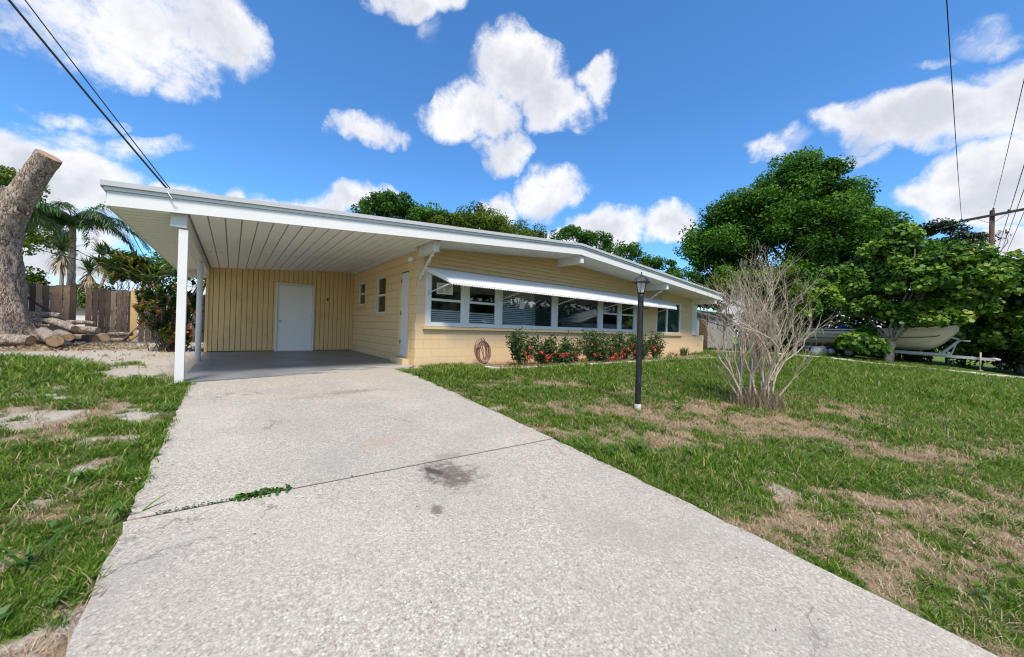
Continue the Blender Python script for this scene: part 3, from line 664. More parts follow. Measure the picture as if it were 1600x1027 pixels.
# carport door
D1 = MB(); D1.box((dl, 5.275, 0.006), (dl+.05, 5.40, 2.085)); D1.box((dr-.05, 5.275, 0.006), (dr, 5.40, 2.085)); D1.box((dl+.05, 5.275, 2.03), (dr-.05, 5.40, 2.085))
door = box('door', (dl+.055, 5.31, .03), (dr-.055, 5.35, 2.025), 'door_paint', H, .003)
D1.build('door_frame', 'white_paint', door, .003)
for zz in (.25, 1.05, 1.8): box('hinge', (dr-.062, 5.298, zz), (dr-.045, 5.312, zz+.09), 'metal_grey', door)
s = MB(); s.box((dl+.05, 5.27, 0.006), (dr-.05, 5.4, .028)); s.build('threshold', 'beam_paint', door)
s = MB(); kc = np.array((dl+.13, 5.31, .92)); s.tube([kc, kc+(0, -.012, 0)], .032, 14); s.tube([kc+(0, -.012, 0), kc+(0, -.04, 0)], .011, 10); s.tube([kc+(0, -.038, 0), kc+(0, -.05, 0), kc+(0, -.068, 0), kc+(0, -.075, 0)], [.018, .028, .026, .012], 14); s.build('handle', 'metal_grey', door)
# side door in the wall under the carport
sdoor = box('door', (.03, .415, .155), (.07, .975, 2.175), 'door_paint_aged', H, .003)
s = MB(); s.box((-.018, .975, .15), (.09, 1.035, 2.23)); s.box((-.018, .355, .15), (.09, .41, 2.23)); s.box((-.018, .41, 2.18), (.09, .975, 2.23)); s.build('door_frame', 'tan_trim', sdoor)
for zz in (.45, 1.15, 1.93): box('hinge', (.012, .955, zz), (.034, .985, zz+.09), 'hinge', sdoor)
box('threshold', (-.05, .40, .135), (.1, .98, .153), 'metal_grey', sdoor)
s = MB(); s.box((-.16, .30, 0.0), (-.002, 1.12, .13)); s.build('door_step', 'tan_trim', H, .008)
s = MB(); s.box((-.03, .25, 2.34), (-.002, .39, 2.42)); s.tube([(-.03, .32, 2.38), (-.10, .30, 2.40)], .022, 10); s.tube([(-.06, .22, 2.37), (-.11, .12, 2.38), (-.13, .09, 2.385)], [.03, .045, .055], 12); s.build('wall_light', 'white_paint', H)
# windows
def frame_rect(s, axis, c0, c1, u0, u1, z0, z1, w_):
    B = (lambda a, b, c, d: s.box((a, c0, c), (b, c1, d))) if axis == 1 else (lambda a, b, c, d: s.box((c0, a, c), (c1, b, d)))
    B(u0, u0+w_, z0, z1); B(u1-w_, u1, z0, z1); B(u0+w_, u1-w_, z0, z0+w_); B(u0+w_, u1-w_, z1-w_, z1)
wf = MB(); wf.box((.22, -.03, .90), (.34, .08, 2.18)); wf.box((8.49, -.03, .90), (8.57, .08, 2.18)); wf.box((.34, -.03, 2.10), (8.49, .08, 2.18)); wf.box((.34, -.03, .90), (8.49, .08, .965))
for a, b in ((1.18, 1.36), (2.20, 2.38), (4.27, 4.46), (6.42, 6.62), (7.51, 7.67)): wf.box((a, -.025, .965), (b, .08, 2.10))
wf.build('window_frame', 'window_frame_white', H, .004)
PAN = [(.34, 1.18, 1), (1.36, 2.20, 1), (2.38, 4.27, 0), (4.46, 6.42, 0), (6.62, 7.51, 1), (7.67, 8.49, 1)]
for i, (a, b, hung) in enumerate(PAN):
    s = MB(); frame_rect(s, 1, .0, .05, a, b, .965, 2.10, .03)
    if hung: s.box((a+.03, -.012, 1.49), (b-.03, .04, 1.545))
    wd = s.build('window', 'window_frame_white', H)
    g = MB(); g.box((a+.03, .022, .995), (b-.03, .028, 2.07)); g.build('pane', 'window_glass', wd)
    sl = MB(); lo = {0: 1.02, 1: 1.0, 2: 1.0, 3: 1.0, 4: 1.0, 5: 1.0}[i]; hi = {0: 1.28, 1: 1.3, 2: 2.06, 3: 2.06, 4: 1.2, 5: 1.25}[i]; z = lo
    rg = random.Random(i)
    while z < hi:
        tl = .015+rg.random()*.004; sl.add([(a+.03, .045, z-tl), (b-.03, .045, z-tl+(rg.random()-.5)*.004), (b-.03, .07, z+tl), (a+.03, .07, z+tl)], [(0, 1, 2, 3)]); z += .05
    sl.build('blind', 'blind_slat', wd)
    if i == 0:
        pn = box('notice', (.50, .012, 1.66), (.92, .016, 1.92), 'paper', wd)
        t_ = MB(); rg = random.Random(9)
        for k in range(9): t_.box((.53, .0085, 1.885-k*.024), (.53+.12+.05*rg.random(), .0105, 1.893-k*.024)); t_.box((.72, .0085, 1.885-k*.024), (.72+.10+.07*rg.random(), .0105, 1.893-k*.024))
        t_.build('printed_lines', 'ink', pn)
    if i == 2: box('notice', (3.0, .012, 1.45), (3.17, .016, 1.68), 'paper', wd)
s = MB(); s.prism([(-.075, .83), (.0, .83), (.0, .897), (-.075, .885)], 0, .17, 8.62); s.build('window_sill', 'tan_trim', H)
# right window
s = MB(); frame_rect(s, 1, -.005, .06, 10.02, 11.93, .90, 2.18, .055); s.box((10.80, -.003, .955), (10.87, .06, 2.125)); wd = s.build('window', 'window_frame_white', H, .003)
g = MB(); g.box((10.075, .028, .955), (10.80, .034, 2.125)); g.box((10.87, .028, .955), (11.875, .034, 2.125)); g.build('pane', 'window_glass', wd)
s = MB(); s.add([(10.07, .05, .95), (11.88, .05, .95), (11.88, .05, 2.13), (10.07, .05, 2.13)], [(0, 1, 2, 3)]); s.build('blind', 'blind_blue', wd)
s = MB(); s.prism([(-.07, .81), (.0, .81), (.0, .897), (-.07, .88)], 0, 9.93, 12.03); s.build('window_sill', 'tan_trim', H)
# two small windows in the side wall
for (y0, y1, z0, z1) in SW[:2]:
    s = MB(); frame_rect(s, 0, .03, .09, y0, y1, z0, z1, .05); s.box((.035, y0+.05, (z0+z1)/2-.025), (.085, y1-.05, (z0+z1)/2+.025)); wd = s.build('window', 'window_frame_white', H)
    g = MB(); g.box((.06, y0+.05, z0+.05), (.066, y1-.05, z1-.05)); g.build('pane', 'window_glass', wd)
    s = MB(); s.box((-.05, y0-.06, z0-.07), (.03, y1+.06, z0-.003)); s.build('sill', 'tan_trim', wd)
# rooms behind the glass
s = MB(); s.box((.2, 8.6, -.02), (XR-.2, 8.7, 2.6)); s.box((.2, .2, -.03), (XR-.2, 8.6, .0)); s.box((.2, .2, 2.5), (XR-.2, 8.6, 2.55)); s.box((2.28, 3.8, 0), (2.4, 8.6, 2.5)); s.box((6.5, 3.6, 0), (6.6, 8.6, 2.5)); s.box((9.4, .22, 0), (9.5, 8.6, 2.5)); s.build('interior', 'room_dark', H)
# roof
x0, x1, yf, ybk = -4.5, 13.57, -1.0, 8.24
s = MB(); e = .03
s.prism([(x0, zb(x0)+e), (4.3, 3.0+e), (x1, zb(x1)+e), (x1, zb(x1)+.23), (4.3, 3.0+.25), (x0, zb(x0)+.23)], 1, yf+.03, ybk)
roof = s.build('roof', 'roof_membrane', H)
def sloped(s, y0, y1, o0, o1, xa=x0, xb=x1):
    s.prism([(xa, zb(xa)+o0), (4.3, 3.0+o0), (xb, zb(xb)+o0), (xb, zb(xb)+o1), (4.3, 3.0+o1), (xa, zb(xa)+o1)], 1, y0, y1)
s = MB(); sloped(s, yf, yf+.028, 0, .185); s.box((x0-.012, yf+.03, zb(x0)), (x0+.015, ybk, zb(x0)+.185)); s.box((x1-.015, yf+.03, zb(x1)), (x1+.012, ybk, zb(x1)+.185)); sloped(s, ybk, ybk+.03, 0, .185); s.build('fascia', 'white_paint', roof)
s = MB(); sloped(s, yf-.022, yf+.03, .19, .232, x0-.02, x1+.02); s.box((x0-.035, yf+.032, zb(x0)+.19), (x0+.01, ybk, zb(x0)+.232)); s.box((x1-.01, yf+.032, zb(x1)+.19), (x1+.035, ybk, zb(x1)+.232)); s.build('trim_board', 'white_paint', roof)
s = MB(); sloped(s, yf-.052, yf+.03, .236, .300, x0-.05, x1+.05); s.box((x0-.065, yf+.032, zb(x0)+.236), (x0+.01, ybk, zb(x0)+.29)); s.box((x1-.01, yf+.032, zb(x1)+.236), (x1+.065, ybk, zb(x1)+.29)); s.build('drip_edge', 'trim_grey', roof)
# soffit: carport ceiling panels running back, cross panels in the left overhang, boards above the front wall
def panel(s, a, b, ya_, yb_, o=.018):
    s.prism([(a, zb(a)+o), (b, zb(b)+o), (b, zb(b)+o+.014), (a, zb(a)+o+.014)], 1, ya_, yb_)
s = MB(); x = -3.74
rg = random.Random(2)
while x < -.06:
    b = min(x+.196, -.05); panel(s, x+.009, b-.009, yf+.03, 5.33, .000+rg.random()*.004); x = b
sf = s.build('soffit', 'soffit_paint', roof)
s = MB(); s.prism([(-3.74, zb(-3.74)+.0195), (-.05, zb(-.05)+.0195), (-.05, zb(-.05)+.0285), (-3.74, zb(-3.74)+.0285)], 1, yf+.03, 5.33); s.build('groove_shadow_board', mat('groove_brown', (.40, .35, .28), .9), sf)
s = MB(); x = -3.74
while x < -.1: b = x+.196; s.tube([(b-.09, 2.35, zb(b-.09)+.006), (b-.09, 2.35, zb(b-.09)-.004)], .011, 6); s.build('screw', 'hinge', sf); s = MB(); x += .196
s = MB(); y = yf+.03
while y < 8.2:
    b = min(y+.196, 8.22); s.prism([(x0+.02, zb(x0+.02)+.001), (-3.93, zb(-3.93)+.001), (-3.93, zb(-3.93)+.022), (x0+.02, zb(x0+.02)+.022)], 1, y+.011, b-.011); y = b
es = s.build('eave_soffit', 'soffit_paint', roof)
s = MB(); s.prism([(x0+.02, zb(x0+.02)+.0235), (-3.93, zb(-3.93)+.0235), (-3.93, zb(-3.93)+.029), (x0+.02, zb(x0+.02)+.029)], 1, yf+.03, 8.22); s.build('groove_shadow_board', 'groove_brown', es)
s = MB()
for a in np.arange(.14, 13.4, .6):
    b = min(a+.6, 13.5)
    if a < 4.3 < b: panel(s, a+.002, 4.3, yf+.03, .0, .01); panel(s, 4.3, b-.002, yf+.03, .0, .01)
    else: panel(s, a+.002, b-.002, yf+.03, .0, .01)
s.build('eave_soffit', 'white_paint', roof)
# beams
def beam(xa, xb, ya_, yb_, depth, m='beam_paint', end=True):
    s = MB(); xm = (xa+xb)/2; zt = zb(xm)+.03; s.prism([(xa, zt-depth-.03), (xb, zt-depth-.03), (xb, zt), (xa, zt)], 1, ya_, yb_); return s.build('beam', m, H, .006)
beam(-3.93, -3.76, -.90, 5.33, .175)
beam(0.01, .14, -.80, -.004, .20); beam(4.37, 4.50, -.95, -.004, .20); beam(9.00, 9.13, -.95, -.004, .21); beam(12.98, 13.12, -.95, .02, .2)
s = MB(); s.box((-.085, 0.0, 2.575), (-.004, 5.32, 2.655)); s.build('beam', 'beam_paint', H)
# posts
s = MB(); s.box((-3.845, -.89, .0), (-3.745, -.79, 2.13)); s.build('post', 'white_paint', H, .006)
s = MB(); s.tube([(-3.79, 2.42, .0), (-3.79, 2.42, 2.13)], .05, 20); s.build('post', 'white_paint', H)
for yy in (1.0, 1.9):
    s = MB(); c = np.array((-3.745, yy, 2.17)); s.tube([c+(0, 0, .03), c+(.03, 0, .02), c+(.05, 0, -.02), c+(.03, 0, -.05), c+(.0, 0, -.045)], .007, 6); s.build('hook', 'metal_grey', H)
# carved brackets under two beams
for (bx, zt, y0_, zl) in ((.06, 2.44, -.66, 1.98), (9.06, 2.44, -.7, 2.02)):
    s = MB(); p0 = np.array((bx, y0_, zt)); p1 = np.array((bx, -.02, zl)); s.bar(p0, p1, .035, .03)
    for k, t in enumerate((.04, .3, .55, .8, .97)):
        c = p0+(p1-p0)*t+np.array((0, -.018, -.02)); s.tube([c+(-.02, 0, 0), c+(.02, 0, 0)], .034-.004*(k % 2), 12)
        c = p0+(p1-p0)*(t-.1)+np.array((0, .0, -.015)); s.tube([c+(-.016, 0, 0), c+(.016, 0, 0)], .02, 10)
    s.build('bracket', 'white_paint', H)
# awnings of corrugated metal on arms
def awning(xa, xb, arms, inl=0., inr=0.):
    s = MB(); n = int((xb-xa)/.036); prof = []
    for i in range(9):
        t = i/8; y = -.03-.66*(t**.92); z = 2.215-.345*t+.04*math.sin(t*math.pi)-.04*max(0, t-.8)*5; prof.append((y, z))
    vs_ = []; 
    for j in range(n+1):
        x = xa+(xb-xa)*j/n; h = .013 if j % 2 else -.013
        for i, (y, z) in enumerate(prof): vs_.append((x+inl*(1-j/n)*i/8-inr*(j/n)*(i/8)**2, y-h*.3, z+h))
    w_ = len(prof); s.add(vs_, [(j*w_+i, j*w_+i+1, (j+1)*w_+i+1, (j+1)*w_+i) for j in range(n) for i in range(w_-1)])
    o = len(s.v)
    # end gussets
    for xe, sl_ in ((xa, inl), (xb, -inr)):
        e_ = [(xe+sl_*(i/8)**(1 if sl_ > 0 else 2), y, z) for i, (y, z) in enumerate(prof)]; s.add(e_+[(xe, -.03, 2.14)], [tuple(range(len(e_)+1))])
    aw = s.build('awning', 'awning_metal', H)
    md = aw.modifiers.new('solid', 'SOLIDIFY'); md.thickness = .003
    s = MB(); s.box((xa-.02, -.045, 2.205), (xb+.02, -.002, 2.235)); s.bar((xa+inl+.01, -.675, 1.865), (xb-inr-.01, -.675, 1.865), .02, .02); s.build('rail', 'awning_metal', aw)
    for ax in arms:
        s = MB(); s.tube([(ax, -.035, 1.64), (ax+.28, -.64, 1.86)], .014, 8); s.tube([(ax, -.035, 1.60), (ax, -.035, 1.70)], .02, 8); s.build('arm', 'white_paint', aw)
awning(.22, 5.22, (.25, 2.30, 4.37), .30, .0); awning(5.24, 10.75, (6.52, 7.6, 9.6), 0., .5)

# ------------------------------------------------------------------ lamp post
lp = thing('lamp_post', 'black lantern on a tall black post standing alone in the front lawn', 'lamp post', (1.41, -4.71, -.21)); ox, oy, oz = 1.41, -4.71, -.21
s = MB(); s.lathe([(.041, .0), (.041, 1.0), (.041, 1.62), (.043, 1.66), (.0, 1.66)], (ox, oy, oz), 16); s.build('pole', 'black_paint', lp)
s = MB(); s.lathe([(.046, -.05), (.046, .06), (.037, .075)], (ox, oy, oz), 16); s.build('base_collar', 'curb_concrete', lp)
s = MB(); s.tube([(ox-.10, oy+.07, oz+1.45), (ox+.0, oy, oz+1.45), (ox+.10, oy-.07, oz+1.45)], .008, 6); s.lathe([(.04, 1.43), (.042, 1.45), (.04, 1.47)], (ox, oy, oz), 12); s.build('ladder_rest', 'black_paint', lp)
zt = oz+1.66
lt = MB(); K = 6; r0, r1, h = .047, .078, .165
lt.lathe([(.0, 0), (.05, 0), (.052, .012), (.045, .018)], (ox, oy, zt), 12)
for j in range(K):
    a = 2*math.pi*(j+.5)/K; lt.bar((ox+r0*math.cos(a), oy+r0*math.sin(a), zt+.01), (ox+r1*math.cos(a), oy+r1*math.sin(a), zt+h), .008, .008)
lant = lt.build('lantern_frame', 'black_paint', lp)
s = MB(); 
for j in range(K):
    a, b = 2*math.pi*(j+.5)/K, 2*math.pi*(j+1.5)/K; q0, q1 = r0-.004, r1-.004
    s.add([(ox+q0*math.cos(a), oy+q0*math.sin(a), zt+.012), (ox+q0*math.cos(b), oy+q0*math.sin(b), zt+.012), (ox+q1*math.cos(b), oy+q1*math.sin(b), zt+h), (ox+q1*math.cos(a), oy+q1*math.sin(a), zt+h)], [(0, 1, 2, 3)])
s.build('glass', 'lantern_glass', lant)
s = MB(); s.lathe([(.07, h-.012), (.120, h-.010), (.126, h), (.116, h+.012), (.094, h+.042), (.074, h+.067), (.045, h+.082), (.02, h+.095), (.012, h+.11), (.007, h+.122), (.012, h+.134), (.008, h+.146), (.0, h+.15)], (ox, oy, zt), 6)
s.sm = [False]*len(s.sm); s.build('cap', 'black_paint', lant)

# ------------------------------------------------------------------ hose
s = MB(); rng = np.random.default_rng(7); c = np.array((1.55, -.38, .31)); pts = []
HO = rng.normal(size=(12, 5))
for k in range(10*28):
    th = 2*math.pi*k/28; lp_ = k//28; fr = (k % 28)/28
    w0 = HO[lp_]*(1-fr)+HO[lp_+1]*fr; a_ = .185+w0[0]*.06; b_ = .262+w0[1]*.035
    pts.append(c+np.array((a_*math.sin(th)+w0[2]*.05, w0[3]*.05+.12*(b_*math.cos(th)), b_*math.cos(th)+w0[4]*.025)))
pts += [np.array((1.62, -.45, .03)), np.array((1.8, -.6, .015)), np.array((2.1, -.66, .015)), np.array((2.4, -.6, .015))]
s.tube(pts, .0115, 7); tag(s.build('garden_hose', 'hose_rubber'), 'coiled brown garden hose leaning on the tan wall under the front window', 'hose')

# ------------------------------------------------------------------ vegetation builders
def limb_path(p0, p1, rng, n=5, wob=.12, sag=0.):
    p0 = np.array(p0, float); p1 = np.array(p1, float); L = np.linalg.norm(p1-p0); out = []
    for i in range(n+1):
        t = i/n; p = p0+(p1-p0)*t
        if 0 < i < n: p = p+rng.normal(size=3)*wob*L/n
        p[2] += sag*math.sin(math.pi*t); out.append(p)
    return out
def tree(name, label, cat, base, th, tr, blobs, clump_r, leaf, per, m, bark, seed, group=None, shape=DIAMOND, flat=.75, up=.5, gap=0., limbs=14, dark_bias=0., hollow=.45):
    """blobs: ellipsoids (cx,cy,cz,rx,ry,rz,clumps) filled with leaf clumps on limbs"""
    rng = np.random.default_rng(seed); t = thing(name, label, cat, tuple(base), group); base = np.array(base, float)
    C = []
    for (cx, cy, cz, rx, ry, rz, n) in blobs:
        d = nrm(rng.normal(size=(n, 3))); d[:, 2] = np.where(d[:, 2] < -.35, -d[:, 2]*.6, d[:, 2]); r = .35+.65*rng.random(n)**.5
        C.append(np.array((cx, cy, cz))+d*r[:, None]*np.array((rx, ry, rz)))
    C = np.concatenate(C); n = len(C); P = []; N = []; Tn = []; S = []
    ctr = C.mean(0)
    for i, c in enumerate(C):
        k = int(per*(.55+.9*rng.random())); rr = clump_r*(.6+.8*rng.random()); d = ball(k, rng, flat, hollow)
        P.append(c+d*rr); N.append(nrm(d)*.6+np.array((0, 0, up))+rng.normal(size=(k, 3))*.55)
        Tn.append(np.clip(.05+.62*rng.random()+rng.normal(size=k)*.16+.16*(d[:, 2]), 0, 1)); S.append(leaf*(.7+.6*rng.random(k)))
    P = np.concatenate(P); N = np.concatenate(N); Tn = np.concatenate(Tn); S = np.concatenate(S)
    V = leaves(P, N, S, rng, shape); me = mesh_arrays('crown', V, len(shape), t, np.repeat(Tn, len(shape)))
    link('crown', me, m, t)
    s = MB(); top = base+np.array(((ctr[0]-base[0])*.3, (ctr[1]-base[1])*.3, th))
    s.tube(limb_path(base-np.array((0, 0, .1)), top, rng, 6, .10), list(np.linspace(tr*1.25, tr*.75, 7)), 10, wob=.12, rng=rng)
    sel = rng.permutation(n)[:limbs]
    for i in sel:
        st = base+(top-base)*(.55+.45*rng.random()); s.tube(limb_path(st, C[i], rng, 5, .22), list(np.linspace(tr*.42, tr*.06, 6)), 6)
        for j in range(2):
            q = C[rng.integers(n)]
            if np.linalg.norm(q-C[i]) < clump_r*4: s.tube(limb_path(C[i], q, rng, 3, .2), list(np.linspace(tr*.12, tr*.03, 4)), 5)
    s.build('trunk', bark, t)
    return t
# pixel-free placement: all positions in metres
tree('oak_tree', 'huge dark green oak rising behind the right end of the house', 'tree', (34.5, 2.0, 0), 4.5, .45,
     [(33.2, 2.2, 9.2, 5.2, 5.2, 5.2, 150), (30.3, 5.4, 7.0, 3.4, 3.4, 4.0, 64), (31.2, 4.3, 10.8, 3.0, 3.0, 2.8, 46), (29.6, 6.6, 8.6, 1.8, 1.8, 2.0, 26), (36.6, -.6, 11.8, 2.0, 2.2, 2.0, 30), (36.8, -1.2, 8.2, 4.2, 4.2, 3.8, 110), (34.4, 1.2, 13.7, 2.8, 3.0, 2.4, 50), (39.6, -3.6, 6.6, 3.2, 3.0, 2.8, 50), (33, 3, 4.6, 6.5, 5.5, 2.6, 110)],
     1.05, .24, 300, 'oak_leaf', 'bark_dark', 1, limbs=26)
tree('shade_tree', 'rounded mid green tree above the roof between carport and window band', 'tree', (5.9, 16.6, 0), 5, .22,
     [(5.2, 16.6, 8.5, 2.2, 2.1, 1.3, 60), (7.2, 15.1, 8.0, 1.6, 1.5, .8, 30), (4.4, 17.6, 7.2, 1.9, 1.8, 1.4, 30)], .55, .17, 170, 'mid_leaf', 'bark_dark', 2, limbs=14, group='trees rising behind the roof')
tree('shade_tree', 'broad olive green tree behind the middle of the roof slope', 'tree', (11.4, 13.6, 0), 4.6, .25,
     [(10.4, 13.8, 7.8, 2.5, 2.2, 1.4, 95), (8.2, 14.8, 7.6, 1.8, 1.8, 1.0, 44), (12.8, 12.2, 7.3, 1.9, 1.8, 1.0, 50), (10.8, 13.6, 5.6, 3.5, 2.5, 1.2, 30)], .5, .15, 170, 'olive_leaf', 'bark_dark', 3, limbs=14, group='trees rising behind the roof')
tree('shade_tree', 'small green tree tuft just behind the roof ridge', 'tree', (16.0, 9.6, 0), 4.2, .2,
     [(14.9, 9.2, 7.3, 1.2, 1.2, .8, 24), (16.6, 8.4, 7.0, 1.1, 1.0, .8, 20), (15.9, 8.8, 5.8, 2.4, 1.2, .9, 26), (15.4, 9.0, 6.2, 1.6, 1.6, .7, 16), (17.4, 7.0, 6.2, 1.3, 1.2, .7, 16), (19.2, 5.6, 5.4, 1.6, 1.4, .7, 18), (21, 4.6, 4.8, 1.4, 1.2, .6, 14)], .42, .15, 150, 'mid_leaf', 'bark_dark', 4, limbs=10, group='trees rising behind the roof')
tree('flat_topped_tree', 'dusky flat topped tree showing above the sea grape hedge', 'tree', (50.5, -7.0, -.4), 7, .3,
     [(48.8, -5.2, 11.2, 2.4, 2.2, .8, 26), (51.6, -7.2, 10.4, 2.3, 2.0, .8, 24), (47.4, -4.2, 9.6, 2.2, 2.0, .9, 18), (50.3, -6.2, 9.2, 2.8, 2.4, .8, 18)], .75, .24, 130, 'dusky_leaf', 'bark_dark', 5, limbs=16, flat=.4)
# sea grapes: big round leaves
tree('sea_grape_tree', 'round leaved sea grape with a pale leaning trunk in front of the boat', 'tree', (22.5, -5.2, -.22), 1.3, .17,
     [(23.6, -4.3, 3.9, 1.5, 1.5, 1.3, 60), (23.2, -5.9, 3.8, 1.5, 1.6, 1.5, 60), (23.2, -5.2, 5.4, 1.0, 1.1, .9, 34), (23.4, -6.9, 4.6, 1.2, 1.3, .8, 34), (24.0, -4.0, 3.0, .9, 1.2, .7, 26), (22.6, -4.4, 2.4, .9, .8, .7, 18), (22.9, -4.3, .8, .5, .5, .55, 14), (23.6, -7.4, 3.6, 1.2, 1.5, 1.1, 44), (22.6, -3.4, 4.2, .7, .7, .6, 10), (23.3, -6.0, 2.25, .7, 1.5, .45, 46), (21.6, -4.3, .6, .8, .8, .5, 26), (22.5, -6.3, 1.9, .5, .9, .4, 20), (23.1, -7.0, 2.05, .5, .8, .3, 22), (24.6, -7.6, 2.5, .9, 1.0, .6, 24), (22.9, -5.6, 6.0, .5, .6, .5, 8)],
     .42, .175, 84, 'grape_leaf', 'bark_grape', 6, shape=ROUND, limbs=7, group='sea grapes along the right edge of the lawn')
tree('sea_grape_tree', 'dense round leaved sea grape thicket at the far right behind the trailer hitch', 'tree', (29.6, -9.4, -.5), 1.2, .12,
     [(27.0, -8.4, 3.8, 1.7, 2.0, 1.5, 80), (28.6, -10.6, 3.4, 2.0, 2.2, 1.7, 70), (27.6, -9.2, 1.4, 1.4, 1.9, 1.7, 90), (26.2, -7.2, 3.0, 1.0, 1.2, .9, 34), (27.4, -8.6, .9, 1.3, 1.8, 1.2, 60), (26.6, -10.6, 1.2, 1.3, 1.8, 1.5, 60), (27.6, -6.8, 4.6, 1.4, 1.4, 1.1, 34), (29.4, -12.6, 2.4, 2.0, 2.0, 2.2, 50)],
     .5, .185, 90, 'grape_leaf', 'bark_grape', 7, shape=ROUND, limbs=12, group='sea grapes along the right edge of the lawn')
tree('sea_grape_tree', 'lower yellow green sea grape between the bare bush and the boat stern', 'tree', (20.6, -1.9, -.05), 1.0, .1,
     [(20.6, -1.7, 2.4, 1.2, 1.1, 1.3, 70), (21.8, -2.6, 3.0, 1.0, 1.0, .9, 26), (20.6, -1.4, 1.3, .9, .8, .8, 22)],
     .36, .16, 76, 'grape_leaf', 'bark_grape', 8, shape=ROUND, limbs=12, group='sea grapes along the right edge of the lawn')
tree('garden_shrub', 'bright green tall shrub leaning over beside the right roof corner', 'shrub', (17.6, .4, 0), 1.8, .08,
     [(16.6, .2, 3.3, .8, .8, .7, 40), (17.9, -.6, 3.5, 1.0, 1.0, .8, 60), (18.6, -1.6, 3.9, .8, .8, .6, 30), (19.2, -1.9, 3.0, .9, .9, .8, 40), (19.0, 5.2, 2.9, 2.6, .8, .9, 60), (17.4, 1.2, 2.5, .7, .6, .5, 24)],
     .34, .14, 80, 'olive_leaf', 'bark_grape', 9, limbs=10)
# dark hedge behind the boat
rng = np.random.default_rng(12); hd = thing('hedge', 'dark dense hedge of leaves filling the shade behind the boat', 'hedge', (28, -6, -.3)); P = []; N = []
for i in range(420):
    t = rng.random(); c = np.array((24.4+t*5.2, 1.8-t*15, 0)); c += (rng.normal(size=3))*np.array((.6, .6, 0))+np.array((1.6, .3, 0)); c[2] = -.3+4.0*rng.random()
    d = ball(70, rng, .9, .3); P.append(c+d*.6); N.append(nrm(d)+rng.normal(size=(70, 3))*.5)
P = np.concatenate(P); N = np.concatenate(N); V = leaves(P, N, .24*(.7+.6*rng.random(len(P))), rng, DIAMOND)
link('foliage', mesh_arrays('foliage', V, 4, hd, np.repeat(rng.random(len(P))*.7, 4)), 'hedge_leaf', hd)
s = MB()
for i in range(26):
    t = i/25; b = np.array((26+t*5.2+rng.normal()*.3, 2.1-t*15, -.5)); s.tube(limb_path(b, b+(rng.normal()*.4, rng.normal()*.4, 3), rng, 4, .1), [.07, .06, .05, .03, .02], 6)
s.build('stems', 'bark_dark', hd)

# ------------------------------------------------------------------ bare bush
bb = thing('bare_bush', 'nearly leafless pale branched bush standing in the lawn', 'bush', (3.65, -5.5, -.26)); rng = np.random.default_rng(21); s = MB(); tips = []
rgt = r_.copy(); rgt[2] = 0; rgt /= np.linalg.norm(rgt); fwd = np.array((-rgt[1], rgt[0], 0))
def grow(p, d, L, r, lvl, lim):
    mid_ = lim < .55
    n = 4; pts = [p.copy()]; q = p.copy(); dd = d.copy()
    for i in range(n):
        dd = nrm(dd+rng.normal(size=3)*(.12 if lvl == 0 else .17 if mid_ else .12)+np.array((0, 0, .05 if lvl < 2 else .03))); q = q+dd*L/n; pts.append(q.copy())
    s.tube(pts, list(np.linspace(r, r*.5, n+1)), 6 if lvl < 2 else 4, caps=False)
    if lvl >= 4 or (lvl == 3 and rng.random() < (.15 if mid_ else .6)): tips.append(q); return
    kids = [3, 3, 3 if mid_ else 2, 4 if mid_ else 3][lvl] if rng.random() < .8 else 2
    for j in range(kids):
        k = 2+int(rng.random()*2.99); a = nrm(rng.normal(size=3)); nd = nrm(dd+a*(.26 if lvl < 2 else .42)+np.array((0, 0, .22)))
        grow(pts[k], nd, L*(.62+.2*rng.random()), r*.52, lvl+1, lim)
base = np.array((3.65, -5.5, -.26))
for i in range(16):
    u = (i-7.5)/7.5+rng.normal()*.06; side = u*.24+rng.normal()*.04; dep = rng.normal()*.14
    b = base+rgt*(u*.30)+fwd*rng.normal()*.12; d = nrm(rgt*side*1.0+fwd*dep+np.array((0, 0, 1.)))
    L = (.93-.30*abs(u)**1.3)*(.80+.25*rng.random()); grow(b, d, L*(1.12+.10*(abs(u) < .35)), .034*(.5+.7*rng.random()), 0, abs(u))
for (u, dx, L) in ((-.26, -.50, .70), (.27, .52, .66)):
    grow(base+rgt*u, nrm(rgt*dx+np.array((0, 0, .85))), L, .018, 0, 1.)
for k in range(6): grow(base+rgt*(-.03+.025*k)+fwd*rng.normal()*.06, nrm(rgt*(rng.normal()*.05+.02)+fwd*rng.normal()*.06+np.array((0, 0, 1.))), 1.22+.08*rng.random(), .024, 0, 0.)
s.build('branches', 'twig_pale', bb)
tips = np.array(tips); sel = tips[rng.random(len(tips)) < .22]; sel = np.concatenate([sel, sel+rng.normal(size=sel.shape)*.03])
link('sparse_leaves', mesh_arrays('sparse_leaves', leaves(sel, rng.normal(size=sel.shape)+(0, 0, .6), .035*(.6+.8*rng.random(len(sel))), rng, DIAMOND), 4, bb, np.repeat(.3+.7*rng.random(len(sel)), 4)), 'olive_leaf', bb)
dsel = tips[(rng.random(len(tips)) < .28) & (np.abs((tips-base)@rgt) < .62)]; dsel = np.repeat(dsel, 4, 0)+rng.normal(size=(len(dsel)*4, 3))*.025
link('dry_seed_heads', mesh_arrays('dry_seed_heads', leaves(dsel, rng.normal(size=dsel.shape), .026*(.5+.9*rng.random(len(dsel))), rng, LONG), 4, bb, np.repeat(.4+.6*rng.random(len(dsel)), 4)), 'dry_leaf', bb)
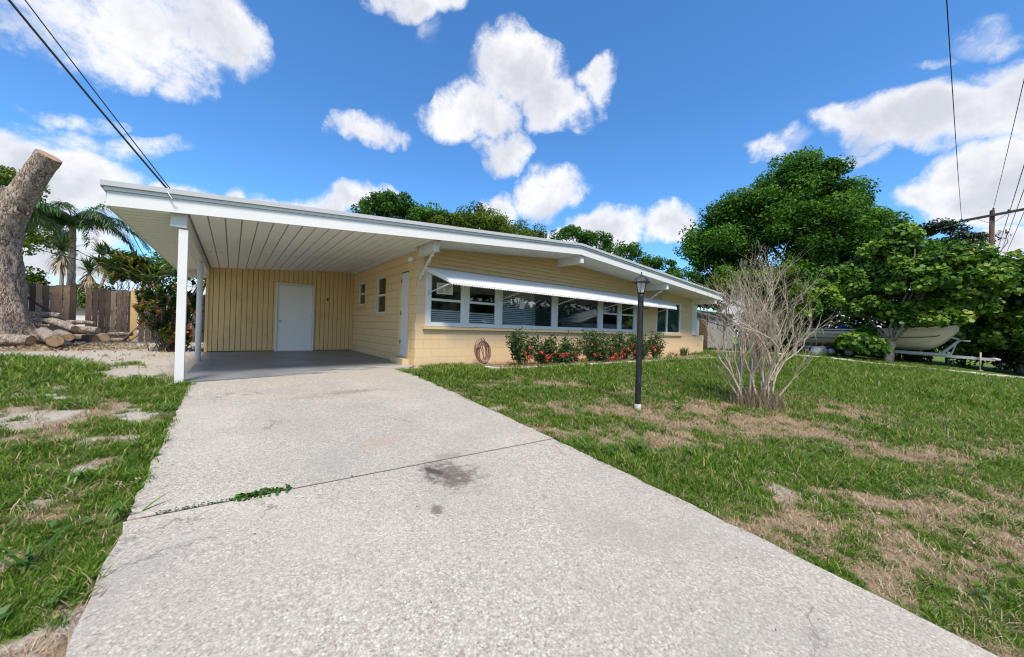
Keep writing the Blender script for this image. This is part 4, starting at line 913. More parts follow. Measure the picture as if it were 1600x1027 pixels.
# grey moss hanging in it and old growth round its foot
msel = tips[(rng.random(len(tips)) < .07)]; P = np.repeat(msel, 7, 0)+rng.normal(size=(len(msel)*7, 3))*.035
V = blades(P, rng.random(len(P))*6.28, np.full(len(P), 2.6), np.full(len(P), 3.1), .07+.08*rng.random(len(P)), np.full(len(P), .006))
link('hanging_moss', mesh_arrays('hanging_moss', V, 4, bb, np.repeat(rng.random(len(P)), 12)), 'moss_grey', bb)
n = 2600; P = base+rgt*(rng.normal(size=(n, 1))*.2)+fwd*(rng.normal(size=(n, 1))*.16); P[:, 2] = -.27+.02*rng.random(n)
V = blades(P, rng.random(n)*6.28, np.abs(rng.normal(size=n))*.2, .3+rng.random(n)*.8, .12+.30*rng.random(n), .006+.004*rng.random(n))
link('basal_growth', mesh_arrays('basal_growth', V, 4, bb, np.repeat(rng.random(n)*.6, 12)), 'straw_leaf', bb)
n = 500; P = base+rgt*(rng.normal(size=(n, 1))*.24)+fwd*(rng.normal(size=(n, 1))*.18)+np.stack([np.zeros(n), np.zeros(n), .05+.55*rng.random(n)], 1)
link('low_leaves', mesh_arrays('low_leaves', leaves(P, rng.normal(size=P.shape)+(0, 0, .6), .035*(.6+.8*rng.random(n)), rng), 4, bb, np.repeat(rng.random(n)*.6, 4)), 'olive_leaf', bb)

bb.scale = (.80, .80, .78)
# ------------------------------------------------------------------ flowering shrubs
fl_mesh = None
def ixora(i, x, y, h, w_, label, nfl, seed):
    global fl_mesh
    rng = np.random.default_rng(seed); x += rng.normal()*.12; w_ *= 1.3; h *= .92; t = thing('flowering_shrub', label, 'shrub', (x, y, 0), 'red flowering shrubs in the bed under the window band'); s = MB(); P = []; N = []; tp = []
    for k in range(int(15*w_/.4)):
        a = rng.random()*6.28; top = np.array((x+math.cos(a)*w_*rng.random()**.6, y+math.sin(a)*.28*rng.random(), h*(.45+.55*rng.random()))); b = np.array((x+rng.normal()*.08, y+rng.normal()*.05, -.02))
        pts = limb_path(b, top, rng, 5, .18); s.tube(pts, [.009, .008, .007, .006, .005, .003], 5); tp.append(top)
        for u in np.linspace(.25, 1.0, 26):
            q = b+(top-b)*u; m_ = 4; P.append(q+rng.normal(size=(m_, 3))*.062); N.append(rng.normal(size=(m_, 3))+np.array((0, 0, .7)))
    s.build('stems', 'stem_green', t); P = np.concatenate(P); N = np.concatenate(N)
    link('leaves', mesh_arrays('leaves', leaves(P, N, .062*(.6+.8*rng.random(len(P))), rng, DIAMOND), 4, t, np.repeat(rng.random(len(P)), 4)), 'ixora_leaf', t)
    if fl_mesh is None:
        d = nrm(rng.normal(size=(46, 3))+np.array((0, 0, .3))); fl_mesh = mesh_arrays('flower', leaves(d*.040, d+rng.normal(size=d.shape)*.3, .028, rng, DIAMOND), 4, None, np.repeat(rng.random(46), 4)); fl_mesh.materials.append(MATS['petal_red'])
    for k in range(int(nfl*.6)):
        u = rng.random(); o = bpy.data.objects.new('flower', fl_mesh); COL.objects.link(o); o.parent = t
        o.location = (rng.normal()*w_*.5, -.16-.12*rng.random(), h*(.12+.45*rng.random())); o.scale = (.9+.7*rng.random(),)*3; o.rotation_euler = (rng.random(), rng.random(), rng.random()*6)
for i, (x, y, h, w_, lb, nf) in enumerate([
    (2.55, -.85, 1.0, .46, 'tallest spindly red flowering shrub nearest the coiled hose', 9), (3.3, -.9, .78, .50, 'low red flowering shrub second from the hose', 9),
    (4.15, -.8, .8, .42, 'thin stemmed flowering shrub below the left edge of the second big pane', 4), (5.0, -.85, 1.0, .52, 'bushy red flowering shrub under the second big pane', 11),
    (5.9, -.85, .88, .50, 'short full red flowering shrub left of the double sash windows', 11), (6.8, -.8, .95, .50, 'red flowering shrub just left of the lamp post in view', 9),
    (7.8, -.75, .95, .50, 'red flowering shrub partly behind the lamp post', 7), (3.75, -.95, .5, .34, 'small low shrub filling the gap after the two shrubs nearest the hose', 3), (5.45, -.95, .55, .34, 'small low shrub in the gap under the mullion between the big panes', 4), (7.3, -.9, .6, .36, 'small low shrub just right of the lamp post in view', 3),
    (8.75, -.7, 1.1, .32, 'upright narrow shrub at the right end of the flower row', 3)]): ixora(i, x, y, h, w_, lb, nf, 40+i)
t = thing('spiky_plant', 'small grey green spiky plant by the wall under the right window', 'plant', (11.3, -.5, 0)); rng = np.random.default_rng(5); n = 110; P = np.tile((11.3, -.5, 0.), (n, 1))+rng.normal(size=(n, 3))*(.10, .06, 0)
link('leaves', mesh_arrays('leaves', blades(P, rng.random(n)*6.28, rng.random(n)*.5, .3+rng.random(n)*.8, .25+.2*rng.random(n), np.full(n, .022)), 4, t, np.repeat(rng.random(n), 12)), 'yucca_leaf', t)
s = MB(); s.tube([(11.3, -.5, -.02), (11.3, -.5, .06)], .06, 8); s.build('crown_base', 'stem_green', t)
for (x, y, lb) in ((9.7, -.75, 'tiny weedy plant in the bed left of the right window'), (10.4, -.6, 'tiny weedy plant in the bed below the right window')):
    t = thing('small_plant', lb, 'plant', (x, y, 0), 'small plants in the bed'); n = 60; P = np.array((x, y, .03))+rng.normal(size=(n, 3))*(.10, .06, .05); P[:, 2] = np.abs(P[:, 2])*1.6
    link('leaves', mesh_arrays('leaves', leaves(P, rng.normal(size=(n, 3))+(0, 0, 1), .06, rng), 4, t, np.repeat(rng.random(n), 4)), 'weed_leaf', t)
    s = MB(); s.tube([(x, y, -.02), (x, y, .1)], .006, 5); s.build('stem', 'stem_green', t)

# ------------------------------------------------------------------ left yard
# cut tree
ct = thing('cut_tree', 'massive grey barked tree trunk with one leaning sawn off limb', 'tree', (-8.45, 8.9, 0)); rng = np.random.default_rng(31)
def rough_trunk(s, pts, rad, k, amp, seed):
    pts = np.array(pts, float); d = np.r_[0, np.cumsum(np.linalg.norm(np.diff(pts, axis=0), axis=1))]; n = int(d[-1]/.07)+2; tt = np.linspace(0, d[-1], n)
    P = np.stack([np.interp(tt, d, pts[:, i]) for i in range(3)], 1)
    for _ in range(6): P[1:-1] = (P[:-2]+P[1:-1]*2+P[2:])/4
    rr = np.interp(tt, d, rad); vs_ = []; a = np.array((1., 0, 0))
    for i in range(n):
        dd = nrm(P[min(i+1, n-1)]-P[max(i-1, 0)]); a = nrm(a-dd*(a@dd)); b = np.cross(dd, a)
        th = np.linspace(0, 2*math.pi, k, endpoint=False); nn = fbm(np.cos(th)*2.2+seed, np.sin(th)*2.2+tt[i]*1.3, seed, 4)-.5; n2 = fbm(th*6, np.full(k, tt[i]*3.), seed+5, 3)-.5
        fl = 1+.22*np.clip(1-tt[i]/1.0, 0, 1)*np.sin(th*4+seed)*(seed == 1)
        R2 = rr[i]*(1+amp*nn+.16*n2)*fl; vs_ += [P[i]+a*c*r+b*q*r for c, q, r in zip(np.cos(th), np.sin(th), R2)]
    s.add(vs_, [(i*k+j, i*k+(j+1) % k, (i+1)*k+(j+1) % k, (i+1)*k+j) for i in range(n-1) for j in range(k)], 0, True)
    return P, vs_[-k:]
s = MB(); rough_trunk(s, [(-8.25, 8.95, -.1), (-8.3, 8.9, .4), (-8.4, 8.9, 1.4), (-8.48, 8.95, 2.6), (-8.45, 8.95, 3.5), (-8.6, 9.0, 4.3)], [.80, .58, .50, .47, .46, .4], 72, .30, 1)
Pl, ring = rough_trunk(s, [(-8.42, 8.9, 2.9), (-8.15, 8.75, 3.7), (-7.93, 8.60, 4.15), (-7.60, 8.34, 4.80), (-7.33, 8.12, 5.30)], [.38, .33, .28, .25, .25], 56, .16, 2)
rough_trunk(s, [(-8.7, 9.1, 3.2), (-9.1, 9.4, 4.2), (-9.7, 9.9, 5.2)], [.5, .4, .36], 26, .2, 3)
rough_trunk(s, [(-8.1, 8.6, 3.6), (-7.83, 8.40, 3.74)], [.16, .12], 16, .2, 4)
s.build('trunk', 'bark_oak', ct)
s = MB(); s.add(ring, [tuple(range(len(ring)))]); s.build('sawn_face', 'cut_wood', ct)
s = MB(); dv = nrm(np.array((.46, -.86, -.15))); c0 = np.array((-7.98, 8.64, 4.15))+dv*.26; s.tube([c0-dv*.06, c0+dv*.03, c0+dv*.05], [.17, .16, .11], 16, wob=.12, rng=rng); s.build('branch_scar', mat('scar_wood', build=painted((.42, .37, .31), .5, 8, (.22, .17, .13))), ct)
# logs
LOGS = [((-8.41, 8.31, 0.17), (-7.44, 7.73, 0.2), 0.171, 'long pale barked log lying lowest beside the big trunk'), ((-8.75, 9.0, 0.50), (-8.10, 8.55, 0.50), 0.16, 'short thick log resting against the foot of the big trunk'),
 ((-8.2, 10.22, 0.9), (-7.39, 9.59, 0.89), 0.095, 'straight log on top of the pile below the leaning grey board'), ((-8.08, 9.87, 0.73), (-7.45, 9.38, 0.7), 0.074, 'thin log second from the top of the pile'),
 ((-7.57, 9.86, 0.67), (-6.69, 9.55, 0.68), 0.081, 'thin pale log lying across the back of the pile'), ((-7.46, 9.14, 0.72), (-6.8, 8.24, 0.52), 0.122, 'crooked log slanting down the middle of the pile'),
 ((-6.89, 8.69, 0.47), (-6.39, 8.43, 0.47), 0.134, 'dark ended log at the right of the pile'), ((-6.85, 7.01, 0.22), (-7.54, 8.82, 0.4), 0.184, 'thick log with a big orange sawn face toward the viewer'),
 ((-6.76, 7.57, 0.3), (-7.31, 9.02, 0.38), 0.119, 'smaller log with an orange face beside the big faced one'), ((-6.56, 10.01, 0.19), (-6.84, 10.86, 0.2), 0.15, 'short round log with a yellow sawn end near the fence'),
 ((-6.56, 10.47, 0.30), (-5.96, 10.31, 0.31), 0.082, 'thin pale log lying along the fence, upper one'), ((-6.46, 10.36, 0.1), (-6.0, 10.14, 0.1), 0.085, 'thin pale log lying along the fence, lower one'),
 ((-7.91, 9.49, 0.51), (-7.57, 9.48, 0.56), 0.077, 'stubby log wedged in the left of the pile'), ((-7.59, 8.73, 0.27), (-7.1, 8.1, 0.2), 0.15, 'stout log half buried in bark under the pile'),
 ((-7.9, 9.3, .3), (-7.2, 8.9, .32), .12, 'weathered log underneath the left of the pile'), ((-7.0, 9.2, .24), (-6.5, 8.7, .22), .13, 'weathered log underneath the dark ended one')]
for i, (a, b, r, lb) in enumerate(LOGS):
    t = thing('log', lb, 'log', a, 'sawn logs heaped by the cut tree'); a = np.array(a); b = np.array(b); s = MB()
    r *= .86; P, ring = rough_trunk(s, [a, a+(b-a)*.3+(.02, 0, .01), a+(b-a)*.7+(-.02, 0, .03), b], [r, r*1.06, r*.95, r*.88], 18, .34, 10+i); s.build('bark', 'bark_log', t)
    k = 18; r0 = [s.v[j] for j in range(k)]; r1 = [s.v[len(s.v)-k+j] for j in range(k)]
    for rg_, cc_, fl in ((r0, a, 1), (r1, b, 0)):
        rg_ = np.array(rg_); c = rg_.mean(0); f = MB(); f.add(list((c+(rg_-c)*.94)-(b-a if fl else a-b)/np.linalg.norm(b-a)*.003), [tuple(range(k))[::-1] if fl else tuple(range(k))]); V = np.array(f.v)
        f.build('cut_face', 'cut_wood', t)
# debris
rng = np.random.default_rng(17); n = 2600; P = np.stack([-7.0+rng.normal(size=n)*.9, 8.0+rng.normal(size=n)*.75, .005+.05*rng.random(n)], 1); m2 = 900; P2 = np.stack([-4.9+rng.normal(size=m2)*1.0, 7.4+rng.normal(size=m2)*.7, .003+.02*rng.random(m2)], 1); P = np.concatenate([P, P2])
tag(link('bark_chips', mesh_arrays('bark_chips', leaves(P, rng.normal(size=P.shape)*.5+(0, 0, 1), .07*(.4+rng.random(len(P))), rng), 4, None, np.repeat(rng.random(len(P)), 4)), 'straw_leaf'), 'loose bark chips and dead leaves scattered round the log pile', 'wood chips', kind='stuff')
# fence
rng = random.Random(6); YF = 11.2
def fence(label, xa, xb, top, seed, new=None, group='weathered board fence sections behind the logs'):
    rg = random.Random(seed); t = thing('wooden_fence', label, 'fence', (xa, YF, 0), group); s = MB(); x = xa
    while x < xb:
        w_ = .125+.02*rg.random(); tp = top+(rg.random()-.5)*.06; ln = (rg.random()-.5)*.02
        if new and new[0] < x+w_/2 < new[1]: x += w_+.008; continue
        s.add([(x, YF, .02), (x+w_, YF, .02), (x+w_, YF+.02, .02), (x, YF+.02, .02), (x+ln, YF, tp-.02*rg.random()), (x+w_+ln, YF, tp), (x+w_+ln, YF+.02, tp), (x+ln, YF+.02, tp-.02*rg.random())],
              [(0, 3, 2, 1), (4, 5, 6, 7), (0, 1, 5, 4), (1, 2, 6, 5), (2, 3, 7, 6), (3, 0, 4, 7)], rg.random()); x += w_+.008+.012*(rg.random() < .3)
    s.build('boards', 'fence_wood', t, tint=True)
    for z in (.45, 1.4): q = MB(); q.box((xa, YF+.021, z), (xb, YF+.06, z+.09), .2); q.build('rail', 'fence_wood', t, tint=True)
    for px in (xa+.05, xb-.05): q = MB(); q.box((px-.045, YF+.061, -.1), (px+.045, YF+.15, top+.03), .1); q.build('post', 'fence_wood', t, tint=True)
    return t
fence('dark weathered board fence section behind the trunk and logs', -11.5, -7.48, 1.90, 1)
f2 = fence('weathered board fence section with one new yellow board', -7.24, -3.85, 1.86, 2, (-6.17, -5.99))
s = MB(); s.box((-6.17, YF-.004, .02), (-5.99, YF+.018, 1.90)); s.build('new_board', 'new_board', f2)
s = MB(); s.bar((-6.20, 9.98, .06), (-5.62, 10.75, .92), .03, .13, (0, 1, .2)); tag(s.build('leaning_board', 'old_board'), 'longer dark board leaning on the fence by the yellow board', 'board', 'loose boards leaning on the fence')
s = MB(); s.bar((-6.0, 9.9, .05), (-5.55, 10.7, .58), .03, .10, (0, 1, .2)); tag(s.build('leaning_board', 'old_board'), 'shorter dark board leaning low beside the yellow board', 'board', 'loose boards leaning on the fence')
s = MB(); s.bar((-7.6, 10.6, .75), (-8.75, 11.1, 1.70), .02, .10, (0, 1, .2)); tag(s.build('leaning_board', 'fence_wood'), 'grey board leaning across the dark fence behind the logs', 'board', 'loose boards leaning on the fence')
# croton
def strap_shrub(name, label, base, blobs, m, seed, leafL=.16, leafW=.04, per=16, cat='shrub', group=None):
    rng = np.random.default_rng(seed); t = thing(name, label, cat, base, group); P = []; A = []; T0 = []; T1 = []; L = []; W = []; Tn = []; s = MB()
    for (cx, cy, cz, rx, ry, rz, n) in blobs:
        for c in np.array((cx, cy, cz))+ball(n, rng, 1, .3)*np.array((rx, ry, rz)):
            if c[2] < .12: c[2] = .12+.2*rng.random()
            k = per; P.append(np.tile(c, (k, 1))+rng.normal(size=(k, 3))*(.012, .012, .03)); A.append(rng.random(k)*6.28); T0.append(.3+.7*rng.random(k)); T1.append(1.2+1.0*rng.random(k)); L.append(leafL*(.6+.7*rng.random(k))); W.append(leafW*(.7+.5*rng.random(k)))
            base_t = rng.random()*.9; Tn.append(np.clip(base_t+rng.normal(size=k)*.15, 0, 1))
            if rng.random() < .45: s.tube(limb_path((base[0]+rng.normal()*.12, base[1]+rng.normal()*.1, 0), c, rng, 4, .15), [.014, .012, .01, .008, .005], 5)
    P = np.concatenate(P); n = len(P); V = blades(P, np.concatenate(A), np.concatenate(T0), np.concatenate(T1), np.concatenate(L), np.concatenate(W))
    link('leaves', mesh_arrays('leaves', V, 4, t, np.repeat(np.concatenate(Tn), 12)), m, t); s.build('stems', 'bark_dark', t); return t
strap_shrub('croton_shrub', 'tall red, orange and green croton beside the carport posts', (-4.65, 6.1, 0), [(-4.75, 6.1, 1.1, .55, .45, .75, 80), (-4.25, 5.9, 1.35, .4, .35, .65, 50), (-4.4, 6.0, .45, .55, .4, .4, 50), (-5.05, 6.4, 1.5, .3, .3, .4, 22)], 'croton_leaf', 3, .19, .05, 18)
strap_shrub('bromeliad_clump', 'big clump of yellow green bromeliads topping the fence', (-6.6, 12.9, 0), [(-6.9, 13.2, 3.0, .5, .4, .4, 16), (-6.2, 12.6, 2.7, .6, .4, .45, 22), (-6.75, 13.0, 2.5, .6, .4, .4, 18), (-5.8, 12.3, 2.4, .4, .4, .3, 12)], 'bromeliad_leaf', 4, .62, .075, 22, 'plant')
def rosette_tree(label, x, y, h, R, seed, group='spiky rosette plants behind the fence'):
    rng = np.random.default_rng(seed); t = thing('spiky_rosette_tree', label, 'plant', (x, y, 0), group); s = MB(); s.tube(limb_path((x+.1, y, 0), (x, y, h), rng, 5, .05), [.07, .065, .06, .06, .055, .05], 8); s.build('trunk', 'palm_bark', t)
    n = 90; P = np.tile((x, y, h), (n, 1))+rng.normal(size=(n, 3))*.02; tt = rng.random(n)*1.7
    link('leaves', mesh_arrays('leaves', blades(P, rng.random(n)*6.28, tt, tt+.5*rng.random(n), R*(.75+.35*rng.random(n)), np.full(n, .05)), 4, t, np.repeat(rng.random(n), 12)), 'yucca_leaf', t)
    n = 70; P = np.tile((x, y, h-.05), (n, 1))-np.stack([np.zeros(n), np.zeros(n), rng.random(n)*.5], 1)
    link('dead_skirt', mesh_arrays('dead_skirt', blades(P, rng.random(n)*6.28, 2.0+.4*rng.random(n), 2.7+.4*rng.random(n), R*(.6+.5*rng.random(n)), np.full(n, .05)), 4, t, np.repeat(rng.random(n), 12)), 'straw_leaf', t)
rosette_tree('tall spiky rosette plant left of the palm trunk', -8.76, 15.1, 3.55, .75, 1); rosette_tree('shorter spiky rosette plant right of the palm trunk', -7.86, 14.4, 2.75, .65, 2); rosette_tree('spiky rosette plant just left of the bromeliad clump', -7.75, 15.6, 3.6, .6, 3)
# palm
def palm(label, x, y, h, R, seed, lean=(0, 0), nf=17):
    rng = np.random.default_rng(seed); t = thing('palm_tree', label, 'palm', (x, y, 0), 'palms behind the fence'); s = MB(); top = np.array((x+lean[0], y+lean[1], h))
    pts = [np.array((x, y, 0))+(top-np.array((x, y, 0)))*u for u in np.linspace(0, 1, 22)]; s.tube(pts, [.17-.06*u+.010*(i % 2) for i, u in enumerate(np.linspace(0, 1, 22))], 12); s.build('trunk', 'palm_bark', t)
    s = MB(); s.tube([top-(0, 0, .1), top+(0, 0, .5), top+(.02, 0, .9)], [.12, .10, .05], 10); s.build('crownshaft', mat('crownshaft_green_%d' % seed, (.22, .26, .14), .6), t); top = top+np.array((0, 0, .6))
    for i in range(nf):
        a = 2*math.pi*i/nf+rng.random()*.3; rise = .25+1.0*((i*7) % nf)/nf; L = R*(.85+.25*rng.random()); d2 = np.array((math.sin(a), math.cos(a))); n = 26; p = top.copy(); rp = [p.copy()]; th = .25+rise*.6
        for k in range(n):
            p = p+np.array((d2[0]*math.sin(th), d2[1]*math.sin(th), math.cos(th)))*L/n; th += (1.35+.9*rise)/n; rp.append(p.copy())
        fm = MB(); fm.tube(rp, list(np.linspace(.022, .005, n+1)), 5)
        fr = fm.build('frond', 'palm_leaf', t, tint=True)
        rp = np.array(rp); m_ = 5; q = np.repeat(rp[2:], m_*2, 0); kk = len(q); q = q+rng.normal(size=q.shape)*.012; side = np.tile(np.repeat([1, -1], m_), len(rp)-2); u = np.repeat(np.linspace(0, 1, len(rp)-2), m_*2)
        V = blades(q, a+side*(1.15-.5*u)+rng.normal(size=kk)*.15, np.full(kk, 1.5)+rng.normal(size=kk)*.3, np.full(kk, 2.75)+rng.normal(size=kk)*.2, (.62-.3*np.abs(u-.4))*(.8+.3*rng.random(kk)), np.full(kk, .036))
        link('leaflets', mesh_arrays('leaflets', V, 4, fr, np.repeat(rng.random(kk), 12)), 'palm_leaf', fr)
palm('queen palm with arching feathery fronds behind the log pile', -9.2, 18.2, 4.5, 2.7, 4)
palm('second feathery palm half hidden behind the big cut trunk', -10.6, 15.6, 4.0, 2.3, 5, nf=13)
tree('garden_tree', 'dense green tree behind the fence beside the carport roof edge', 'tree', (-5.2, 16.0, 0), 1.6, .14, [(-5.9, 16.4, 3.0, 1.1, 1.0, 1.0, 30), (-4.2, 15.0, 3.0, 1.3, 1.2, 1.0, 36), (-3.2, 14.2, 2.4, 1.2, 1.0, 1.2, 26)], .45, .13, 120, 'mid_leaf', 'bark_dark', 14, limbs=10)
tree('garden_tree', 'light leaved tree showing above and left of the cut trunk', 'tree', (-13.2, 23.0, 0), 5, .2, [(-12.6, 22.6, 7.3, 1.4, 1.3, .9, 22), (-13.6, 23.4, 6.4, 1.4, 1.2, .9, 18), (-11.6, 21.8, 4.4, 1.6, 1.4, 1.6, 26)], .5, .16, 130, 'olive_leaf', 'bark_dark', 15, limbs=10)
tree('garden_tree', 'pale green bushy growth over the fence left of the palm', 'tree', (-9.6, 15.6, 0), 1.2, .08, [(-9.7, 15.2, 1.9, .9, .6, .7, 22), (-7.3, 13.4, 1.3, .5, .4, .9, 16), (-8.4, 17.2, 1.8, .9, .6, .6, 14)], .35, .12, 90, 'olive_leaf', 'bark_dark', 16, limbs=8)
# neighbour house left
nh = thing('neighbour_house', 'pale walled house with a blue grey roof seen over the fence', 'house', (-17, 34, 0))
s = MB(); s.box((-25, 34, 0), (-9, 42, 2.6)); s.build('wall', 'neighbour_wall', nh); s = MB(); s.prism([(33.2, 2.55), (38, 4.1), (42.8, 2.55), (42.8, 2.7), (38, 4.25), (33.2, 2.7)], 0, -25.6, -8.4); s.build('roof', 'neighbour_roof', nh)
for wx in (-22, -18, -13): s = MB(); s.box((wx, 33.96, 1.0), (wx+1.3, 34.02, 2.1)); wn_ = s.build('window', 'room_dark', nh)
# shed right
sh_ = thing('garden_shed', 'low grey shed in shade beyond the right corner of the house', 'shed', (20, 3.4, 0))
s = MB(); s.box((17.6, 2.4, 0), (24, 5.4, 2.25)); s.build('wall', 'shed_grey', sh_); s = MB(); s.prism([(2.1, 2.28), (5.7, 2.28), (5.7, 2.42), (2.1, 2.34)], 0, 17.4, 24.2); s.build('roof', 'shed_grey', sh_, .01)
s = MB(); s.box((19.0, 2.37, .05), (20.1, 2.395, 2.0)); s.build('door', 'old_board', sh_)
# service cables
def catenary(p0, p1, sag, n=24):
    p0 = np.array(p0, float); p1 = np.array(p1, float); return [p0+(p1-p0)*t-np.array((0, 0, sag*4*t*(1-t))) for t in np.linspace(0, 1, n)]
def wire(label, p0, p1, sag, r, grp, group2=None):
    s = MB(); s.tube(catenary(p0, p1, sag), r, 6); o = s.build('power_line', 'wire_black'); return tag(o, label, 'wire', grp)
P_t = np.array((-3.95, -1.0, 2.60)); 
s = MB(); e0 = np.array((-6.23, -2.48, 6.1)); 
wire('thick twisted service cable running down to the carport roof edge', (-6.45, -2.6, 5.9), P_t+(0, 0, .01), .06, .011, 'service cables to the carport roof'); wire('thin service wire above the thick cable to the carport roof', (-6.45, -2.6, 6.25), P_t+(.02, 0, .03), .04, .006, 'service cables to the carport roof')
s = MB(); s.tube([(-3.95, -1.0, 2.60), (-3.95, -1.055, 2.57), (-3.90, -1.06, 2.48), (-3.88, -1.06, 2.50)], .007, 6); s.tube([(-3.95, -.98, 2.55), (-3.95, -.98, 2.66)], .012, 6); s.build('cable_anchor', 'metal_grey', H)
wire('thin wire drooping from the carport corner into the yard trees', (-4.45, -.6, 2.40), (-5.2, 9.5, 3.0), .45, .006, 'thin wires over the left yard')
wire('upper thin dark wire crossing in front of the cut tree', (-9.0, 5.9, 4.35), (-6.2, 15.5, 2.3), .1, .010, 'thin wires over the left yard')
wire('lower thin dark wire crossing in front of the cut tree', (-9.0, 6.1, 3.05), (-4.2, 12.6, 2.2), .1, .010, 'thin wires over the left yard')
# utility pole
up = thing('utility_pole', 'brown timber utility pole with a crossarm above the sea grapes', 'utility pole', (46.8, -8.7, -.5))
s = MB(); s.tube([(46.8, -8.7, -.6), (46.8, -8.7, 5), (46.8, -8.7, 12.05)], [.19, .17, .14], 12); s.build('pole', 'pole_wood', up)
s = MB(); s.bar((46.62, -6.95, 11.45), (46.62, -12.2, 11.9), .15, .19); arm = s.build('crossarm', 'crossarm_wood', up)
s = MB(); s.bar((46.60, -7.9, 11.45), (46.72, -8.7, 10.9), .03, .03); s.bar((46.60, -9.5, 11.6), (46.72, -8.7, 10.9), .03, .03); s.build('arm_brace', 'metal_grey', arm)
for y, z in ((-7.1, 11.52), (-8.75, 12.05), (-9.5, 11.75), (-11.2, 11.9), (-12.05, 11.98)):
    s = MB(); s.lathe([(.03, 0), (.07, .02), (.05, .06), (.08, .09), (.05, .14), (.0, .17)], (46.62, y, z), 10); s.build('insulator', 'insulator', arm)
s = MB(); s.lathe([(.0, 0), (.10, 0), (.11, .1), (.11, .3), (.0, .34)], (46.62, -9.45, 9.95), 10); s.tube([(46.62, -9.45, 9.95), (46.62, -9.5, 9.2), (46.7, -9.1, 8.4), (46.75, -8.8, 7.9)], .03, 6); s.build('cutout_fuse', 'metal_grey', up)
s = MB(); s.lathe([(.05, 0), (.05, -.3), (.03, -.4)], (46.62, -11.0, 11.75), 8); s.build('hanging_insulator', 'insulator', arm)
G2 = 'overhead lines along the street'
wire('single wire rising steeply from the left end of the crossarm', (46.62, -7.1, 11.68), (-20, -7.1, 11.4), 1.0, .013, G2)
wire('wire rising from the pole top toward the upper right corner', (46.62, -8.75, 12.2), (-20, -9.0, 12.1), .7, .013, G2)
for i, (y, z, lb) in enumerate(((-9.15, 10.3, 'leftmost of the three close parallel wires right of the pole'), (-9.4, 10.3, 'middle one of the three close parallel wires right of the pole'), (-9.75, 10.4, 'rightmost of the three close parallel wires right of the pole'))):
    wire(lb, (110, y, z+.3), (-20, y, z), 1.0, .016, G2)
# ------------------------------------------------------------------ boat and trailer
ud = np.array((.21, -.978, 0)); ud /= np.linalg.norm(ud); wd_ = np.array((.978, .21, 0)); wd_ /= np.linalg.norm(wd_); A0 = np.array((24.25, -3.1, 0))
def L2(sx, w_, z): return A0+ud*sx+wd_*w_+np.array((0, 0, z))
boat = thing('motor_boat', 'cream open motor boat with a dark hull stripe on a trailer', 'boat', tuple(L2(1.5, 0, .35)))
s = MB(); ns = 26; st = []
for i in range(ns+1):
    u = i/ns; sx = -1.7+u*6.05*1.0
    hb = 1.12*(1-max(0, (u-.5)/.5)**2.4)*(.93+.07*min(1, u*4)) if u < 1 else 0.0; hb = max(hb, .015)
    sheer = 1.38+.33*max(0, (u-.25)/.75)**1.7; keel = .42+.0*u+1.02*max(0, (u-.80)/.20)**2.0; ch = keel+(.30+.28*u**2)*(1-max(0, (u-.82)/.18)*.5); cb = hb*(.80-.42*max(0, (u-.5)/.5))
    sxk = sx-.0; ch = min(ch, sheer-.12)
    mid = (ch+sheer)/2
    st.append([(sx, 0, keel), (sx, -cb*.55, keel+(ch-keel)*.5), (sx, -cb, ch), (sx, -(cb+(hb-cb)*.62), mid), (sx, -hb, sheer)])
vs_ = []; kk = 5
for ring in st:
    full = ring[::-1]+[(a, -b, c) for a, b, c in ring[1:]]
    vs_ += [L2(*p) for p in full]
w_ = 9; s.add(vs_, [(i*w_+j, i*w_+j+1, (i+1)*w_+j+1, (i+1)*w_+j) for i in range(ns) for j in range(w_-1)]+[tuple(range(w_))], 0, True)
hull = s.build('hull', 'hull_cream', boat); md = hull.modifiers.new('solid', 'SOLIDIFY'); md.thickness = .03
s = MB()
for sgn in (-1, 1): s.tube([L2(r[4][0], sgn*(abs(r[4][1])+.01), r[4][2]+.01) for r in st], .045, 8)
s.build('gunwale', 'hull_white', boat)
s = MB()
for sgn in (-1, 1): s.tube([L2(r[3][0], sgn*(abs(r[3][1])*.965+.012), r[3][2]-.14) for r in st[:24]], .020, 6)
s.build('rub_stripe', 'stripe_dark', boat)
s = MB(); 
for r in (st[:10],): s.tube([L2(q[4][0], -(abs(q[4][1])+.005), q[4][2]-.045) for q in r], .022, 6)
s.tube([L2(q[4][0], -(abs(q[4][1])*.985), q[4][2]-.24) for q in st[3:8]], .012, 5)
s.build('side_lettering_band', 'stripe_dark', boat)
s = MB(); 
for r0_, r1_ in zip(st[16:-1], st[17:]): s.add([L2(r0_[4][0], -abs(r0_[4][1]), r0_[4][2]), L2(r1_[4][0], -abs(r1_[4][1]), r1_[4][2]), L2(r1_[4][0], abs(r1_[4][1]), r1_[4][2]), L2(r0_[4][0], abs(r0_[4][1]), r0_[4][2])], [(0, 1, 2, 3)])
s.add([L2(-1.65, -.9, 1.0), L2(2.2, -.9, 1.0), L2(2.2, .9, 1.0), L2(-1.65, .9, 1.0)], [(0, 1, 2, 3)]); s.build('deck', 'hull_white', boat)
s = MB(); s.tube([L2(.05, -.15, 1.0), L2(.05, -.15, 1.5), L2(.05, -.15, 1.62), L2(.05, -.15, 1.68)], [.22, .24, .17, .05], 12); s.build('blue_cover', 'blue_cover', boat)
s = MB(); s.tube([L2(-1.85, 0, .5), L2(-1.85, 0, 1.1)], [.10, .14], 10); s.tube([L2(-1.88, 0, 1.1), L2(-1.88, 0, 1.4), L2(-1.9, 0, 1.6)], [.2, .24, .12], 12); s.build('outboard_motor', 'stripe_dark', boat)
